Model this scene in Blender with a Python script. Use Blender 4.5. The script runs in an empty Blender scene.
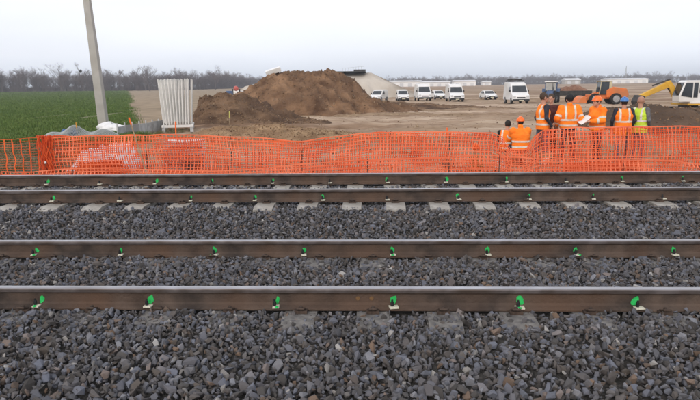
import bpy, bmesh, math, random
import numpy as np
from mathutils import Vector, Matrix

random.seed(7)
RNG = np.random.default_rng(11)
R = math.radians
SC = bpy.context.scene
COL = SC.collection

# ------------------------------------------------------------------ camera
cam_d = bpy.data.cameras.new('camera')
cam_d.sensor_width = 36.0
cam_d.lens = 36.0 * 599.1 / 700.0
cam_d.clip_start = 0.1
cam_d.clip_end = 6000
cam = bpy.data.objects.new('camera', cam_d)
COL.objects.link(cam)
# looks along +Y, turned 2.6 deg to the left, 10.73 deg down, 0.72 deg rolled
cam.matrix_world = (Matrix.Translation((0, 0, 1.585)) @ Matrix.Rotation(0.04544, 4, 'Z')
                    @ Matrix.Rotation(math.pi / 2 - 0.18729, 4, 'X') @ Matrix.Rotation(-0.01263, 4, 'Z'))
SC.camera = cam

# ------------------------------------------------------------------ sky and sun (bright overcast)
W = bpy.data.worlds.new('World')
SC.world = W
W.use_nodes = True
nt = W.node_tree
nt.nodes.clear()
wo = nt.nodes.new('ShaderNodeOutputWorld')
add = nt.nodes.new('ShaderNodeAddShader')
bg1 = nt.nodes.new('ShaderNodeBackground')
bg2 = nt.nodes.new('ShaderNodeBackground')
sky = nt.nodes.new('ShaderNodeTexSky')
sky.sky_type = 'NISHITA'
sky.sun_disc = False
SUN_EL, SUN_AZ = R(32), R(200)
sky.sun_elevation = SUN_EL
sky.sun_rotation = SUN_AZ
sky.air_density = 1.0
sky.dust_density = 4.0
bg1.inputs[1].default_value = 0.05
nt.links.new(sky.outputs[0], bg1.inputs[0])
tc = nt.nodes.new('ShaderNodeTexCoord')
sep = nt.nodes.new('ShaderNodeSeparateXYZ')
nt.links.new(tc.outputs['Generated'], sep.inputs[0])
ramp = nt.nodes.new('ShaderNodeValToRGB')          # cloud layer: dimmer and bluer at the horizon, white above
cr = ramp.color_ramp
cr.elements[0].position = 0.0
cr.elements[0].color = (0.80, 0.88, 1.0, 1)
cr.elements[1].position = 1.0
cr.elements[1].color = (0.86, 0.86, 0.88, 1)
e = cr.elements.new(0.055); e.color = (0.85, 0.875, 0.965, 1)
e = cr.elements.new(0.13); e.color = (0.90, 0.895, 0.915, 1)
nt.links.new(sep.outputs['Z'], ramp.inputs[0])
cn = nt.nodes.new('ShaderNodeTexNoise')             # faint veils in the cloud layer
cmap = nt.nodes.new('ShaderNodeMapping')
cmap.inputs['Scale'].default_value = (1.6, 1.6, 9.0)
cn.inputs['Scale'].default_value = 1.3
cn.inputs['Detail'].default_value = 4
nt.links.new(tc.outputs['Generated'], cmap.inputs[0])
nt.links.new(cmap.outputs[0], cn.inputs['Vector'])
cmr = nt.nodes.new('ShaderNodeMapRange')
cmr.inputs[1].default_value = 0.3; cmr.inputs[2].default_value = 0.7
cmr.inputs[3].default_value = 0.93; cmr.inputs[4].default_value = 1.05
nt.links.new(cn.outputs['Fac'], cmr.inputs[0])
cmx = nt.nodes.new('ShaderNodeVectorMath'); cmx.operation = 'SCALE'
nt.links.new(ramp.outputs[0], cmx.inputs[0])
nt.links.new(cmr.outputs[0], cmx.inputs['Scale'])
nt.links.new(cmx.outputs[0], bg2.inputs[0])
bg2.inputs[1].default_value = 1.05
nt.links.new(bg1.outputs[0], add.inputs[0])
nt.links.new(bg2.outputs[0], add.inputs[1])
nt.links.new(add.outputs[0], wo.inputs[0])

sun_d = bpy.data.lights.new('sun', 'SUN')
sun_d.energy = 0.6
sun_d.angle = R(25)
sun_d.color = (1.0, 0.95, 0.88)
sun = bpy.data.objects.new('sun', sun_d)
COL.objects.link(sun)
sdir = Vector((math.sin(SUN_AZ) * math.cos(SUN_EL), math.cos(SUN_AZ) * math.cos(SUN_EL), math.sin(SUN_EL)))
sun.rotation_euler = sdir.to_track_quat('Z', 'Y').to_euler()
sun.location = (0, -20, 30)

vs = SC.view_settings
vs.view_transform = 'Standard'
vs.look = 'None'
vs.exposure = 0.0
vs.gamma = 1.0
vs.use_curve_mapping = False

# ------------------------------------------------------------------ helpers
def lin(c):
    return tuple((v / 255 / 12.92) if v / 255 <= 0.04045 else ((v / 255 + 0.055) / 1.055) ** 2.4 for v in c)

def mat(name, c, c2=None, scale=8.0, rough=0.7, metal=0.0, bump=0.0, bscale=None, spec=0.3, detail=6.0,
        contrast=(0.35, 0.65), dirt=None, alpha=None, trans=0.0, bdist=0.02):
    """procedural principled material; c, c2 linear albedo mixed by noise"""
    m = bpy.data.materials.new(name)
    m.use_nodes = True
    n = m.node_tree
    b = n.nodes['Principled BSDF']
    b.inputs['Roughness'].default_value = rough
    b.inputs['Metallic'].default_value = metal
    b.inputs['Specular IOR Level'].default_value = spec
    co = n.nodes.new('ShaderNodeTexCoord')
    col = None
    if c2 is not None:
        t = n.nodes.new('ShaderNodeTexNoise')
        t.inputs['Scale'].default_value = scale
        t.inputs['Detail'].default_value = detail
        n.links.new(co.outputs['Object'], t.inputs['Vector'])
        rp = n.nodes.new('ShaderNodeValToRGB')
        rp.color_ramp.elements[0].position = contrast[0]
        rp.color_ramp.elements[0].color = (*c, 1)
        rp.color_ramp.elements[1].position = contrast[1]
        rp.color_ramp.elements[1].color = (*c2, 1)
        n.links.new(t.outputs['Fac'], rp.inputs[0])
        col = rp.outputs[0]
        if dirt is not None:
            t2 = n.nodes.new('ShaderNodeTexNoise')
            t2.inputs['Scale'].default_value = scale * 0.23
            t2.inputs['Detail'].default_value = 4
            n.links.new(co.outputs['Object'], t2.inputs['Vector'])
            r2 = n.nodes.new('ShaderNodeValToRGB')
            r2.color_ramp.elements[0].position = 0.45
            r2.color_ramp.elements[1].position = 0.65
            n.links.new(t2.outputs['Fac'], r2.inputs[0])
            mx = n.nodes.new('ShaderNodeMix')
            mx.data_type = 'RGBA'
            n.links.new(r2.outputs[0], mx.inputs[0])
            n.links.new(col, mx.inputs[6])
            mx.inputs[7].default_value = (*dirt, 1)
            col = mx.outputs[2]
        n.links.new(col, b.inputs['Base Color'])
    else:
        b.inputs['Base Color'].default_value = (*c, 1)
    if bump:
        t3 = n.nodes.new('ShaderNodeTexNoise')
        t3.inputs['Scale'].default_value = bscale or scale * 3
        t3.inputs['Detail'].default_value = 8
        n.links.new(co.outputs['Object'], t3.inputs['Vector'])
        bp = n.nodes.new('ShaderNodeBump')
        bp.inputs['Strength'].default_value = bump
        bp.inputs['Distance'].default_value = bdist
        n.links.new(t3.outputs['Fac'], bp.inputs['Height'])
        n.links.new(bp.outputs[0], b.inputs['Normal'])
    if alpha is not None:
        b.inputs['Alpha'].default_value = alpha
    if trans:
        b.inputs['Transmission Weight'].default_value = trans
    return m

def rand_mat(name, stops, rough=0.85, bump=0.35, bscale=60, grain=0.25):
    """colour picked per object or instance, with grain on top (crushed stone, clods)"""
    m = bpy.data.materials.new(name)
    m.use_nodes = True
    n = m.node_tree
    b = n.nodes['Principled BSDF']
    b.inputs['Roughness'].default_value = rough
    b.inputs['Specular IOR Level'].default_value = 0.25
    oi = n.nodes.new('ShaderNodeObjectInfo')
    rp = n.nodes.new('ShaderNodeValToRGB')
    rp.color_ramp.interpolation = 'LINEAR'
    els = rp.color_ramp.elements
    els[0].position, els[0].color = stops[0][0], (*stops[0][1], 1)
    els[1].position, els[1].color = stops[-1][0], (*stops[-1][1], 1)
    for p, c in stops[1:-1]:
        x = els.new(p); x.color = (*c, 1)
    n.links.new(oi.outputs['Random'], rp.inputs[0])
    co = n.nodes.new('ShaderNodeTexCoord')
    t = n.nodes.new('ShaderNodeTexNoise')
    t.inputs['Scale'].default_value = bscale
    t.inputs['Detail'].default_value = 5
    n.links.new(co.outputs['Object'], t.inputs['Vector'])
    hs = n.nodes.new('ShaderNodeHueSaturation')
    mr = n.nodes.new('ShaderNodeMapRange')
    mr.inputs[1].default_value = 0.3; mr.inputs[2].default_value = 0.7
    mr.inputs[3].default_value = 1 - grain; mr.inputs[4].default_value = 1 + grain
    n.links.new(t.outputs['Fac'], mr.inputs[0])
    n.links.new(mr.outputs[0], hs.inputs['Value'])
    n.links.new(rp.outputs[0], hs.inputs['Color'])
    n.links.new(hs.outputs[0], b.inputs['Base Color'])
    bp = n.nodes.new('ShaderNodeBump')
    bp.inputs['Strength'].default_value = bump
    bp.inputs['Distance'].default_value = 0.01
    n.links.new(t.outputs['Fac'], bp.inputs['Height'])
    n.links.new(bp.outputs[0], b.inputs['Normal'])
    return m

def tag(o, label=None, cat=None, group=None, kind=None):
    if label: o['label'] = label
    if cat: o['category'] = cat
    if group: o['group'] = group
    if kind: o['kind'] = kind
    return o

def empty(name, loc, rz=0.0, rx=0.0, ry=0.0, scale=1.0):
    o = bpy.data.objects.new(name, None)
    COL.objects.link(o)
    o.location = loc
    o.rotation_euler = (rx, ry, rz)
    o.scale = (scale,) * 3
    return o

def link(name, me, parent=None, m=None):
    if m is not None:
        if not isinstance(m, (list, tuple)): m = [m]
        for x in m: me.materials.append(x)
    o = bpy.data.objects.new(name, me)
    COL.objects.link(o)
    if parent is not None: o.parent = parent
    return o

class MB:
    """collects shapes into one mesh"""
    def __init__(s): s.v = []; s.f = []; s.mi = []
    def add(s, vs, fs, mi=0):
        k = len(s.v)
        s.v += [tuple(v) for v in vs]
        s.f += [tuple(i + k for i in f) for f in fs]
        s.mi += [mi] * len(fs)
        return s
    def box(s, c, d, rz=0, rx=0, ry=0, mi=0, taper=1.0):
        M = Matrix.Translation(c) @ Matrix.Rotation(rz, 4, 'Z') @ Matrix.Rotation(ry, 4, 'Y') @ Matrix.Rotation(rx, 4, 'X')
        vs = []
        for z in (-.5, .5):
            t = taper if z > 0 else 1
            for x, y in ((-.5, -.5), (.5, -.5), (.5, .5), (-.5, .5)):
                vs.append(M @ Vector((x * d[0] * t, y * d[1] * t, z * d[2])))
        return s.add(vs, [(3, 2, 1, 0), (4, 5, 6, 7), (0, 1, 5, 4), (1, 2, 6, 5), (2, 3, 7, 6), (3, 0, 4, 7)], mi)
    def prism(s, prof, x0, x1, mi=0, wfun=None):
        """side profile [(y,z)...] counter-clockwise seen from +x, pushed from x0 to x1"""
        n = len(prof)
        a = []; b = []
        for y, z in prof:
            k = wfun(y, z) if wfun else 1.0
            cx = (x0 + x1) / 2
            a.append((cx + (x0 - cx) * k, y, z)); b.append((cx + (x1 - cx) * k, y, z))
        fs = [tuple(reversed(range(n))), tuple(range(n, 2 * n))]
        fs += [(i, (i + 1) % n, n + (i + 1) % n, n + i) for i in range(n)]
        return s.add(a + b, fs, mi)
    def tube(s, pts, r, n=6, mi=0, cap=True):
        pts = [Vector(p) for p in pts]
        rs = r if isinstance(r, (list, tuple)) else [r] * len(pts)
        rings = []
        for i, p in enumerate(pts):
            d = (pts[min(i + 1, len(pts) - 1)] - pts[max(i - 1, 0)]).normalized()
            up = Vector((0, 0, 1)) if abs(d.z) < 0.9 else Vector((1, 0, 0))
            a = d.cross(up).normalized(); b = a.cross(d)
            rings.append([p + (a * math.cos(2 * math.pi * k / n) + b * math.sin(2 * math.pi * k / n)) * rs[i] for k in range(n)])
        vs = [v for q in rings for v in q]
        fs = []
        for i in range(len(pts) - 1):
            for k in range(n):
                fs.append((i * n + k, i * n + (k + 1) % n, (i + 1) * n + (k + 1) % n, (i + 1) * n + k))
        if cap:
            fs.append(tuple(reversed(range(n)))); fs.append(tuple(range((len(pts) - 1) * n, len(pts) * n)))
        return s.add(vs, fs, mi)
    def lathe(s, prof, c, axis='X', n=20, mi=0):
        """prof [(t, r)] along axis"""
        vs = []; fs = []
        for t, r in prof:
            for k in range(n):
                a = 2 * math.pi * k / n
                if axis == 'X': v = (c[0] + t, c[1] + r * math.cos(a), c[2] + r * math.sin(a))
                elif axis == 'Y': v = (c[0] + r * math.cos(a), c[1] + t, c[2] + r * math.sin(a))
                else: v = (c[0] + r * math.cos(a), c[1] + r * math.sin(a), c[2] + t)
                vs.append(v)
        m = len(prof)
        for i in range(m - 1):
            for k in range(n):
                fs.append((i * n + k, i * n + (k + 1) % n, (i + 1) * n + (k + 1) % n, (i + 1) * n + k))
        fs.append(tuple(reversed(range(n)))); fs.append(tuple(range((m - 1) * n, m * n)))
        return s.add(vs, fs, mi)
    def mesh(s, name):
        me = bpy.data.meshes.new(name)
        me.from_pydata(s.v, [], s.f)
        for p, k in zip(me.polygons, s.mi): p.material_index = k
        bm = bmesh.new(); bm.from_mesh(me)
        bmesh.ops.recalc_face_normals(bm, faces=bm.faces)
        bm.to_mesh(me); bm.free()
        return me
    def build(s, name, m=None, parent=None, bevel=0.0, smooth=False, seg=2):
        me = s.mesh(name)
        o = link(name, me, parent, m)
        if smooth:
            for p in me.polygons: p.use_smooth = True
        if bevel:
            md = o.modifiers.new('bevel', 'BEVEL')
            md.width = bevel; md.segments = seg; md.limit_method = 'ANGLE'; md.angle_limit = R(35)
            md.harden_normals = False
        return o

def np_mesh(name, V, F, smooth=False, mi=None):
    """V (n,3), F (m,3|4) arrays -> mesh"""
    me = bpy.data.meshes.new(name)
    V = np.asarray(V, np.float32); F = np.asarray(F, np.int32)
    me.vertices.add(len(V)); me.vertices.foreach_set('co', V.ravel())
    k = F.shape[1]
    me.loops.add(F.size); me.loops.foreach_set('vertex_index', F.ravel())
    me.polygons.add(len(F))
    me.polygons.foreach_set('loop_start', np.arange(0, F.size, k, dtype=np.int32))
    me.polygons.foreach_set('loop_total', np.full(len(F), k, np.int32))
    if mi is not None: me.polygons.foreach_set('material_index', np.asarray(mi, np.int32))
    me.polygons.foreach_set('use_smooth', np.full(len(F), smooth, bool))
    me.update(calc_edges=True)
    return me

def _hash(ix, iy, seed):
    h = (ix.astype(np.int64) * 374761393 + iy.astype(np.int64) * 668265263 + seed * 982451653) & 0x7fffffff
    h = ((h ^ (h >> 13)) * 1274126177) & 0x7fffffff
    h = h ^ (h >> 16)
    return (h & 0xffff) / 65535.0

def vnoise(x, y, seed=0):
    x = np.asarray(x, float); y = np.asarray(y, float)
    ix = np.floor(x); iy = np.floor(y)
    fx = x - ix; fy = y - iy
    fx = fx * fx * (3 - 2 * fx); fy = fy * fy * (3 - 2 * fy)
    a = _hash(ix, iy, seed); b = _hash(ix + 1, iy, seed); c = _hash(ix, iy + 1, seed); d = _hash(ix + 1, iy + 1, seed)
    return (a * (1 - fx) + b * fx) * (1 - fy) + (c * (1 - fx) + d * fx) * fy

def fbm(x, y, seed=0, o=5, gain=0.5):
    s = 0; a = 1; t = 0
    for i in range(o):
        s = s + a * (vnoise(x, y, seed + i * 17) - 0.5); t += a
        x = np.asarray(x) * 2.03 + 3.1; y = np.asarray(y) * 2.03 + 1.7; a *= gain
    return s / t * 2

def sm(a, b, x):
    t = np.clip((x - a) / (b - a), 0, 1)
    return t * t * (3 - 2 * t)

# geometry-node scatter: instances the meshes of an unlinked collection on the points of a mesh
def scatter(name, pts, rots, scl, idx, protos, mat_=None):
    me = bpy.data.meshes.new(name)
    n = len(pts)
    me.vertices.add(n); me.vertices.foreach_set('co', np.asarray(pts, np.float32).ravel())
    a = me.attributes.new('rot', 'FLOAT_VECTOR', 'POINT'); a.data.foreach_set('vector', np.asarray(rots, np.float32).ravel())
    a = me.attributes.new('scl', 'FLOAT_VECTOR', 'POINT'); a.data.foreach_set('vector', np.asarray(scl, np.float32).ravel())
    a = me.attributes.new('idx', 'INT', 'POINT'); a.data.foreach_set('value', np.asarray(idx, np.int32))
    o = link(name, me)
    c = bpy.data.collections.new(name + '_kinds')
    for k, pm in enumerate(protos):
        po = bpy.data.objects.new('%s_kind_%02d' % (name, k), pm)
        c.objects.link(po)
    g = bpy.data.node_groups.new(name + '_scatter', 'GeometryNodeTree')
    g.interface.new_socket('Geometry', in_out='INPUT', socket_type='NodeSocketGeometry')
    g.interface.new_socket('Geometry', in_out='OUTPUT', socket_type='NodeSocketGeometry')
    N = g.nodes
    gi = N.new('NodeGroupInput'); go = N.new('NodeGroupOutput')
    ci = N.new('GeometryNodeCollectionInfo')
    ci.inputs['Collection'].default_value = c
    ci.inputs['Separate Children'].default_value = True
    ci.inputs['Reset Children'].default_value = True
    ip = N.new('GeometryNodeInstanceOnPoints')
    ip.inputs['Pick Instance'].default_value = True
    def attr(nm, ty):
        x = N.new('GeometryNodeInputNamedAttribute'); x.data_type = ty
        x.inputs['Name'].default_value = nm
        return x.outputs['Attribute']
    er = N.new('FunctionNodeEulerToRotation')
    L = g.links
    L.new(attr('rot', 'FLOAT_VECTOR'), er.inputs[0])
    L.new(gi.outputs[0], ip.inputs['Points'])
    L.new(ci.outputs[0], ip.inputs['Instance'])
    L.new(attr('idx', 'INT'), ip.inputs['Instance Index'])
    L.new(er.outputs[0], ip.inputs['Rotation'])
    L.new(attr('scl', 'FLOAT_VECTOR'), ip.inputs['Scale'])
    L.new(ip.outputs[0], go.inputs[0])
    md = o.modifiers.new('scatter', 'NODES')
    md.node_group = g
    return o

def rock_mesh(name, seed, m, npts=22, squash=(1, 0.8, 0.62), bev=0.0):
    rg = np.random.default_rng(seed)
    p = rg.normal(size=(npts, 3)); p /= np.linalg.norm(p, axis=1)[:, None]
    p *= rg.uniform(0.78, 1.08, (npts, 1))
    p *= np.array(squash) * rg.uniform(0.85, 1.15, 3) * 0.5
    bm = bmesh.new()
    for q in p: bm.verts.new(q)
    r = bmesh.ops.convex_hull(bm, input=bm.verts)
    bmesh.ops.delete(bm, geom=[v for v in bm.verts if not v.link_faces], context='VERTS')
    bmesh.ops.dissolve_limit(bm, angle_limit=R(14), verts=bm.verts, edges=bm.edges)
    if bev: bmesh.ops.bevel(bm, geom=list(bm.edges), offset=bev, segments=1, affect='EDGES', profile=0.6)
    bmesh.ops.triangulate(bm, faces=bm.faces)
    me = bpy.data.meshes.new(name); bm.to_mesh(me); bm.free()
    me.materials.append(m)
    return me

# ------------------------------------------------------------------ terrain
def base_z(x, y):
    x = np.asarray(x, float); y = np.asarray(y, float)
    z = np.where(y < 60, -0.45 - 0.30 * sm(18, 60, y), -0.75)
    z = z + 2.0 * sm(110, 520, y)
    z = np.where(y < 10.2, -0.45, z)
    return z

def ground_z(x, y):
    z = base_z(x, y)
    site = sm(12.5, 16, y) * (1 - sm(95, 160, y)) * sm(-16, -9, x + 0.22 * (y - 30))
    z = z + site * (0.22 * fbm(x * 0.35, y * 0.35, 3) + 0.10 * fbm(x * 1.6, y * 1.6, 9, 4))
    # wheel ruts crossing the site
    for y0, a, ph in ((33, 2.0, 0.3), (35.0, 2.0, 0.3), (46, 3, 1.1), (48.2, 3, 1.1), (66, 4, 2.0), (68.2, 4, 2.0)):
        yc = y0 + a * np.sin(x * 0.06 + ph)
        z = z - site * 0.09 * np.exp(-((y - yc) / 0.35) ** 2) + site * 0.06 * np.exp(-((np.abs(y - yc) - 0.7) / 0.3) ** 2)
    return z

def axis(segs):
    out = []
    for a, b, st in segs: out += list(np.arange(a, b, st))
    return np.array(out + [segs[-1][1]])

xs = np.concatenate([-np.geomspace(3000, 34, 40)[:-1], axis([(-34, 34, 0.28)]), np.geomspace(34, 3000, 40)[1:]])
ys = np.concatenate([axis([(-40, 10, 5.0), (10, 60, 0.26), (60, 110, 0.7)])[:-1], np.geomspace(110, 3200, 60)])
GX, GY = np.meshgrid(xs, ys)
GZ = ground_z(GX, GY)
nx, ny = len(xs), len(ys)
V = np.stack([GX.ravel(), GY.ravel(), GZ.ravel()], 1)
I = np.arange(nx * ny).reshape(ny, nx)
F = np.stack([I[:-1, :-1].ravel(), I[:-1, 1:].ravel(), I[1:, 1:].ravel(), I[1:, :-1].ravel()], 1)

def ground_material():
    m = bpy.data.materials.new('site_soil')
    m.use_nodes = True
    n = m.node_tree; L = n.links
    b = n.nodes['Principled BSDF']
    b.inputs['Roughness'].default_value = 0.95
    b.inputs['Specular IOR Level'].default_value = 0.1
    co = n.nodes.new('ShaderNodeTexCoord')
    def noise(s, d=6, vec=None, stretch=None):
        t = n.nodes.new('ShaderNodeTexNoise')
        t.inputs['Scale'].default_value = s; t.inputs['Detail'].default_value = d
        if stretch:
            mp = n.nodes.new('ShaderNodeMapping'); mp.inputs['Scale'].default_value = stretch
            L.new(co.outputs['Object'], mp.inputs[0]); L.new(mp.outputs[0], t.inputs['Vector'])
        else: L.new(co.outputs['Object'], t.inputs['Vector'])
        return t.outputs['Fac']
    def rmp(f, stops):
        r = n.nodes.new('ShaderNodeValToRGB')
        e = r.color_ramp.elements
        e[0].position, e[0].color = stops[0][0], (*stops[0][1], 1)
        e[1].position, e[1].color = stops[-1][0], (*stops[-1][1], 1)
        for p, c in stops[1:-1]:
            q = e.new(p); q.color = (*c, 1)
        L.new(f, r.inputs[0]); return r.outputs[0]
    def mix(f, a, c):
        x = n.nodes.new('ShaderNodeMix'); x.data_type = 'RGBA'
        L.new(f, x.inputs[0]); L.new(a, x.inputs[6]); L.new(c, x.inputs[7]); return x.outputs[2]
    brown = rmp(noise(1.3, 8), [(0.3, (0.12, 0.068, 0.040)), (0.5, (0.205, 0.124, 0.076)), (0.7, (0.32, 0.21, 0.135))])
    sand = rmp(noise(0.9, 8, stretch=(0.4, 1.6, 1)), [(0.3, (0.29, 0.205, 0.145)), (0.55, (0.46, 0.35, 0.26)), (0.75, (0.57, 0.46, 0.36))])
    zone = rmp(noise(0.09, 5, stretch=(0.35, 1.0, 1)), [(0.42, (0, 0, 0)), (0.54, (1, 1, 1))])
    c = mix(zone, brown, sand)
    dry = rmp(noise(2.2, 8), [(0.3, (0.18, 0.118, 0.070)), (0.7, (0.34, 0.245, 0.16))])
    zone2 = rmp(noise(0.05, 5, stretch=(0.3, 1.6, 1)), [(0.46, (0, 0, 0)), (0.58, (1, 1, 1))])
    c = mix(zone2, c, dry)
    L.new(c, b.inputs['Base Color'])
    bp = n.nodes.new('ShaderNodeBump'); bp.inputs['Strength'].default_value = 0.7; bp.inputs['Distance'].default_value = 0.06
    L.new(noise(5, 10), bp.inputs['Height'])
    L.new(bp.outputs[0], b.inputs['Normal'])
    return m
M_GROUND = ground_material()
tag(link('ground', np_mesh('ground', V, F, True), None, M_GROUND), kind='structure')

# sheet following the terrain between two edge lines
def field_sheet(name, left, right, y0, y1, m, lift, ny_=90, nx_=60):
    yy = np.geomspace(y0, y1, ny_)
    V = []
    for y in yy:
        a, b2 = float(left(y)), float(right(y))
        for t in np.linspace(0, 1, nx_):
            x = a + (b2 - a) * t
            V.append((x, y, float(base_z(x, y)) + lift))
    I = np.arange(len(V)).reshape(ny_, nx_)
    F = np.stack([I[:-1, :-1].ravel(), I[:-1, 1:].ravel(), I[1:, 1:].ravel(), I[1:, :-1].ravel()], 1)
    return tag(link(name, np_mesh(name, V, F, True), None, m), kind='structure')

M_GREEN = mat('young_wheat', (0.030, 0.072, 0.012), (0.058, 0.112, 0.022), 0.35, 0.9, bump=0.8, bscale=9, bdist=0.1, dirt=(0.05, 0.09, 0.02))
M_PLOUGH = mat('ploughed_soil', (0.20, 0.145, 0.09), (0.33, 0.25, 0.165), 0.5, 0.95, bump=0.8, bscale=3, bdist=0.12)
M_VERGE = mat('dry_verge', (0.085, 0.08, 0.055), (0.19, 0.165, 0.125), 2.5, 0.95, bump=0.9, bscale=14, bdist=0.05, dirt=(0.06, 0.075, 0.03))
bx = lambda y: -14.0 - 0.4193 * (y - 34.5) + 0.012 * y * fbm(y * .21, y * 0 + 3., 44, 4)                 # right edge of the green field
field_sheet('green_field', lambda y: -34 - 1.1 * y, bx, 22.5, 560, M_GREEN, 0.06)
field_sheet('ploughed_field', bx, lambda y: -12.4 - 0.20 * (y - 34.5), 36, 560, M_PLOUGH, 0.05)
field_sheet('grass_verge', lambda y: -30, lambda y: -7.6 - 0.16 * (y - 12), 12.2, 22.5, M_VERGE, 0.03, 24, 30)

# ------------------------------------------------------------------ ballast bed
Y1, Y2, Y3, Y4 = 4.597, 6.104, 8.167, 9.674
ZF = 0.195
BP = [(-4, -0.42), (2.2, -0.36), (3.3, -0.255), (4.0, -0.19), (6.7, -0.185), (7.1, -0.14), (7.7, -0.03), (8.3, -0.015), (10.1, -0.01), (10.45, -0.05), (11.2, -0.42), (11.5, -0.52)]
by = np.array([p[0] for p in BP]); bz = np.array([p[1] for p in BP])
def ballast_z(y): return np.interp(y, by, bz)
V = []
for x in (-70, 70):
    for y, z in BP: V.append((x, y, z - 0.03))
k = len(BP)
M_BED = mat('ballast_fines', (0.025, 0.024, 0.023), (0.075, 0.07, 0.065), 30, 0.95, bump=0.8, bscale=70)
bed = tag(link('ballast_bed', np_mesh('ballast_bed', V, [(i, k + i, k + i + 1, i + 1) for i in range(k - 1)]), None, M_BED), kind='structure')

STONE = [(0.0, (0.038, 0.035, 0.034)), (0.16, (0.062, 0.058, 0.057)), (0.34, (0.085, 0.090, 0.108)), (0.50, (0.068, 0.058, 0.051)),
         (0.62, (0.105, 0.112, 0.138)), (0.78, (0.080, 0.070, 0.064)), (0.87, (0.150, 0.155, 0.175)), (0.93, (0.125, 0.085, 0.060)), (0.965, (0.065, 0.06, 0.06)), (1.0, (0.27, 0.26, 0.25))]
STONE = [(p, tuple(v * 1.34 for v in c)) for p, c in STONE]
M_STONE = rand_mat('crushed_stone', STONE, 0.85, 0.3, 70)
rocks = [rock_mesh('stone_shape_%02d' % i, 100 + i, M_STONE, 9 + i % 5, ((1, .8, .66), (1, .62, .52), (1, .9, .75), (1, .78, .42))[i % 4]) for i in range(20)]

SL_NEAR = [-0.04 + 0.565 * i for i in range(-13, 14)]
SL_FAR = [0.25 + 0.59 * i for i in range(-16, 17)]
def make_ballast():
    P = []
    y = 1.6
    sp = 0.040
    rows = []
    for layer in (0, 1):
        yy = np.arange(1.7, 11.2, sp)
        for y in yy:
            half = 0.62 * y + 4.6
            xc = -0.045 * y
            xs_ = np.arange(xc - half, xc + half, sp * 1.02)
            q = np.stack([xs_ + RNG.uniform(-.5, .5, len(xs_)) * sp, y + RNG.uniform(-.5, .5, len(xs_)) * sp, np.full(len(xs_), layer)], 1)
            if layer == 1: q = q[RNG.random(len(q)) < 0.55]
            rows.append(q)
    q = np.concatenate(rows)
    x, y, l = q.T
    keep = np.ones(len(q), bool)
    for yr in (Y1, Y2, Y3, Y4): keep &= np.abs(y - yr) > 0.085
    # sleepers stay bare near the rails
    for sl, ya, yb, cover in ((SL_NEAR, Y1 - 0.27, Y1 - 0.10, 0.92), (SL_NEAR, Y2 - 0.10, Y2 + 0.10, 0.9), (SL_FAR, Y3 - 0.33, Y3 + 0.30, 0.05), (SL_FAR, Y4 - 0.26, Y4 + 0.30, 0.2)):
        for s in sl:
            on = (np.abs(x - s) < 0.125) & (y > ya) & (y < yb)
            keep &= ~(on & (RNG.random(len(x)) > cover))
    q = q[keep]; x, y, l = q.T
    n = len(q)
    size = np.clip(RNG.lognormal(math.log(0.052), 0.30, n), 0.024, 0.105)
    z = ballast_z(y) + 0.03 * fbm(x * 1.3, y * 1.3, 5, 3) + l * 0.016 + RNG.uniform(-0.012, 0.012, n)
    near_rail = np.minimum.reduce([np.abs(y - a) for a in (Y1, Y2, Y3, Y4)])
    z = np.where((near_rail < 0.16) & (y > 7), np.minimum(z, ballast_z(y) - 0.01), z)
    rot = RNG.uniform(0, 6.28, (n, 3)); rot[:, :2] *= 0.6
    sc = size[:, None] * RNG.uniform(0.85, 1.2, (n, 3))
    return np.stack([x, y, z], 1), rot, sc, RNG.integers(0, len(rocks), n)
bp_, br_, bs_, bi_ = make_ballast()
# the stones that show largest (nearest the camera, on top) are pieces of their own
inview = np.where((bp_[:, 1] > 3.30) & (bp_[:, 1] < 4.1) & (np.abs(bp_[:, 0] + 0.15) < 2.15) & (bs_[:, 0] > 0.050))[0]
order = inview[np.argsort(bp_[inview, 1] - bs_[inview, 0] * 6)][:300]
mask = np.ones(len(bp_), bool); mask[order] = False
for i in order:
    o = bpy.data.objects.new('stone', rocks[bi_[i]])
    COL.objects.link(o); o.parent = bed
    o.location = bp_[i] + np.array([0, 0, 0.012]); o.rotation_euler = br_[i]; o.scale = bs_[i] * 1.12
bal = scatter('ballast', bp_[mask], br_[mask], bs_[mask], bi_[mask], rocks)
tag(bal, 'grey crushed stone ballast under and between the rails', 'ballast', kind='stuff')

# ------------------------------------------------------------------ rails, sleepers
M_RUST = mat('rail_rust', (0.040, 0.031, 0.027), (0.110, 0.080, 0.064), 4.5, 0.85, bump=0.45, bscale=45, detail=10, dirt=(0.105, 0.064, 0.044))
M_STEEL = mat('polished_rail_head', (0.30, 0.29, 0.31), (0.50, 0.49, 0.52), 2.2, 0.34, 0.9, dirt=(0.33, 0.31, 0.31))
M_HEAD = mat('worn_rail_side', (0.10, 0.085, 0.082), (0.17, 0.15, 0.15), 9, 0.5, 0.4, dirt=(0.08, 0.06, 0.05))
M_CONC = mat('sleeper_concrete', (0.25, 0.235, 0.215), (0.40, 0.38, 0.355), 12, 0.9, bump=0.25, bscale=60, dirt=(0.24, 0.22, 0.195))
M_CONCD = mat('dusty_sleeper_concrete', (0.105, 0.10, 0.097), (0.20, 0.19, 0.18), 14, 0.9, bump=0.25, bscale=60)
M_CLIP = mat('rusty_clip', (0.045, 0.032, 0.026), (0.085, 0.058, 0.045), 30, 0.8)
M_MARKG = mat('green_paint', (0.015, 0.42, 0.085), (0.03, 0.55, 0.13), 40, 0.6)
M_CREAM = mat('cream_plate', (0.52, 0.50, 0.40), (0.68, 0.66, 0.56), 60, 0.7)
M_DARKBOLT = mat('dark_bolt', (0.025, 0.027, 0.03), (0.05, 0.05, 0.055), 50, 0.5, 0.6)

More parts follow.
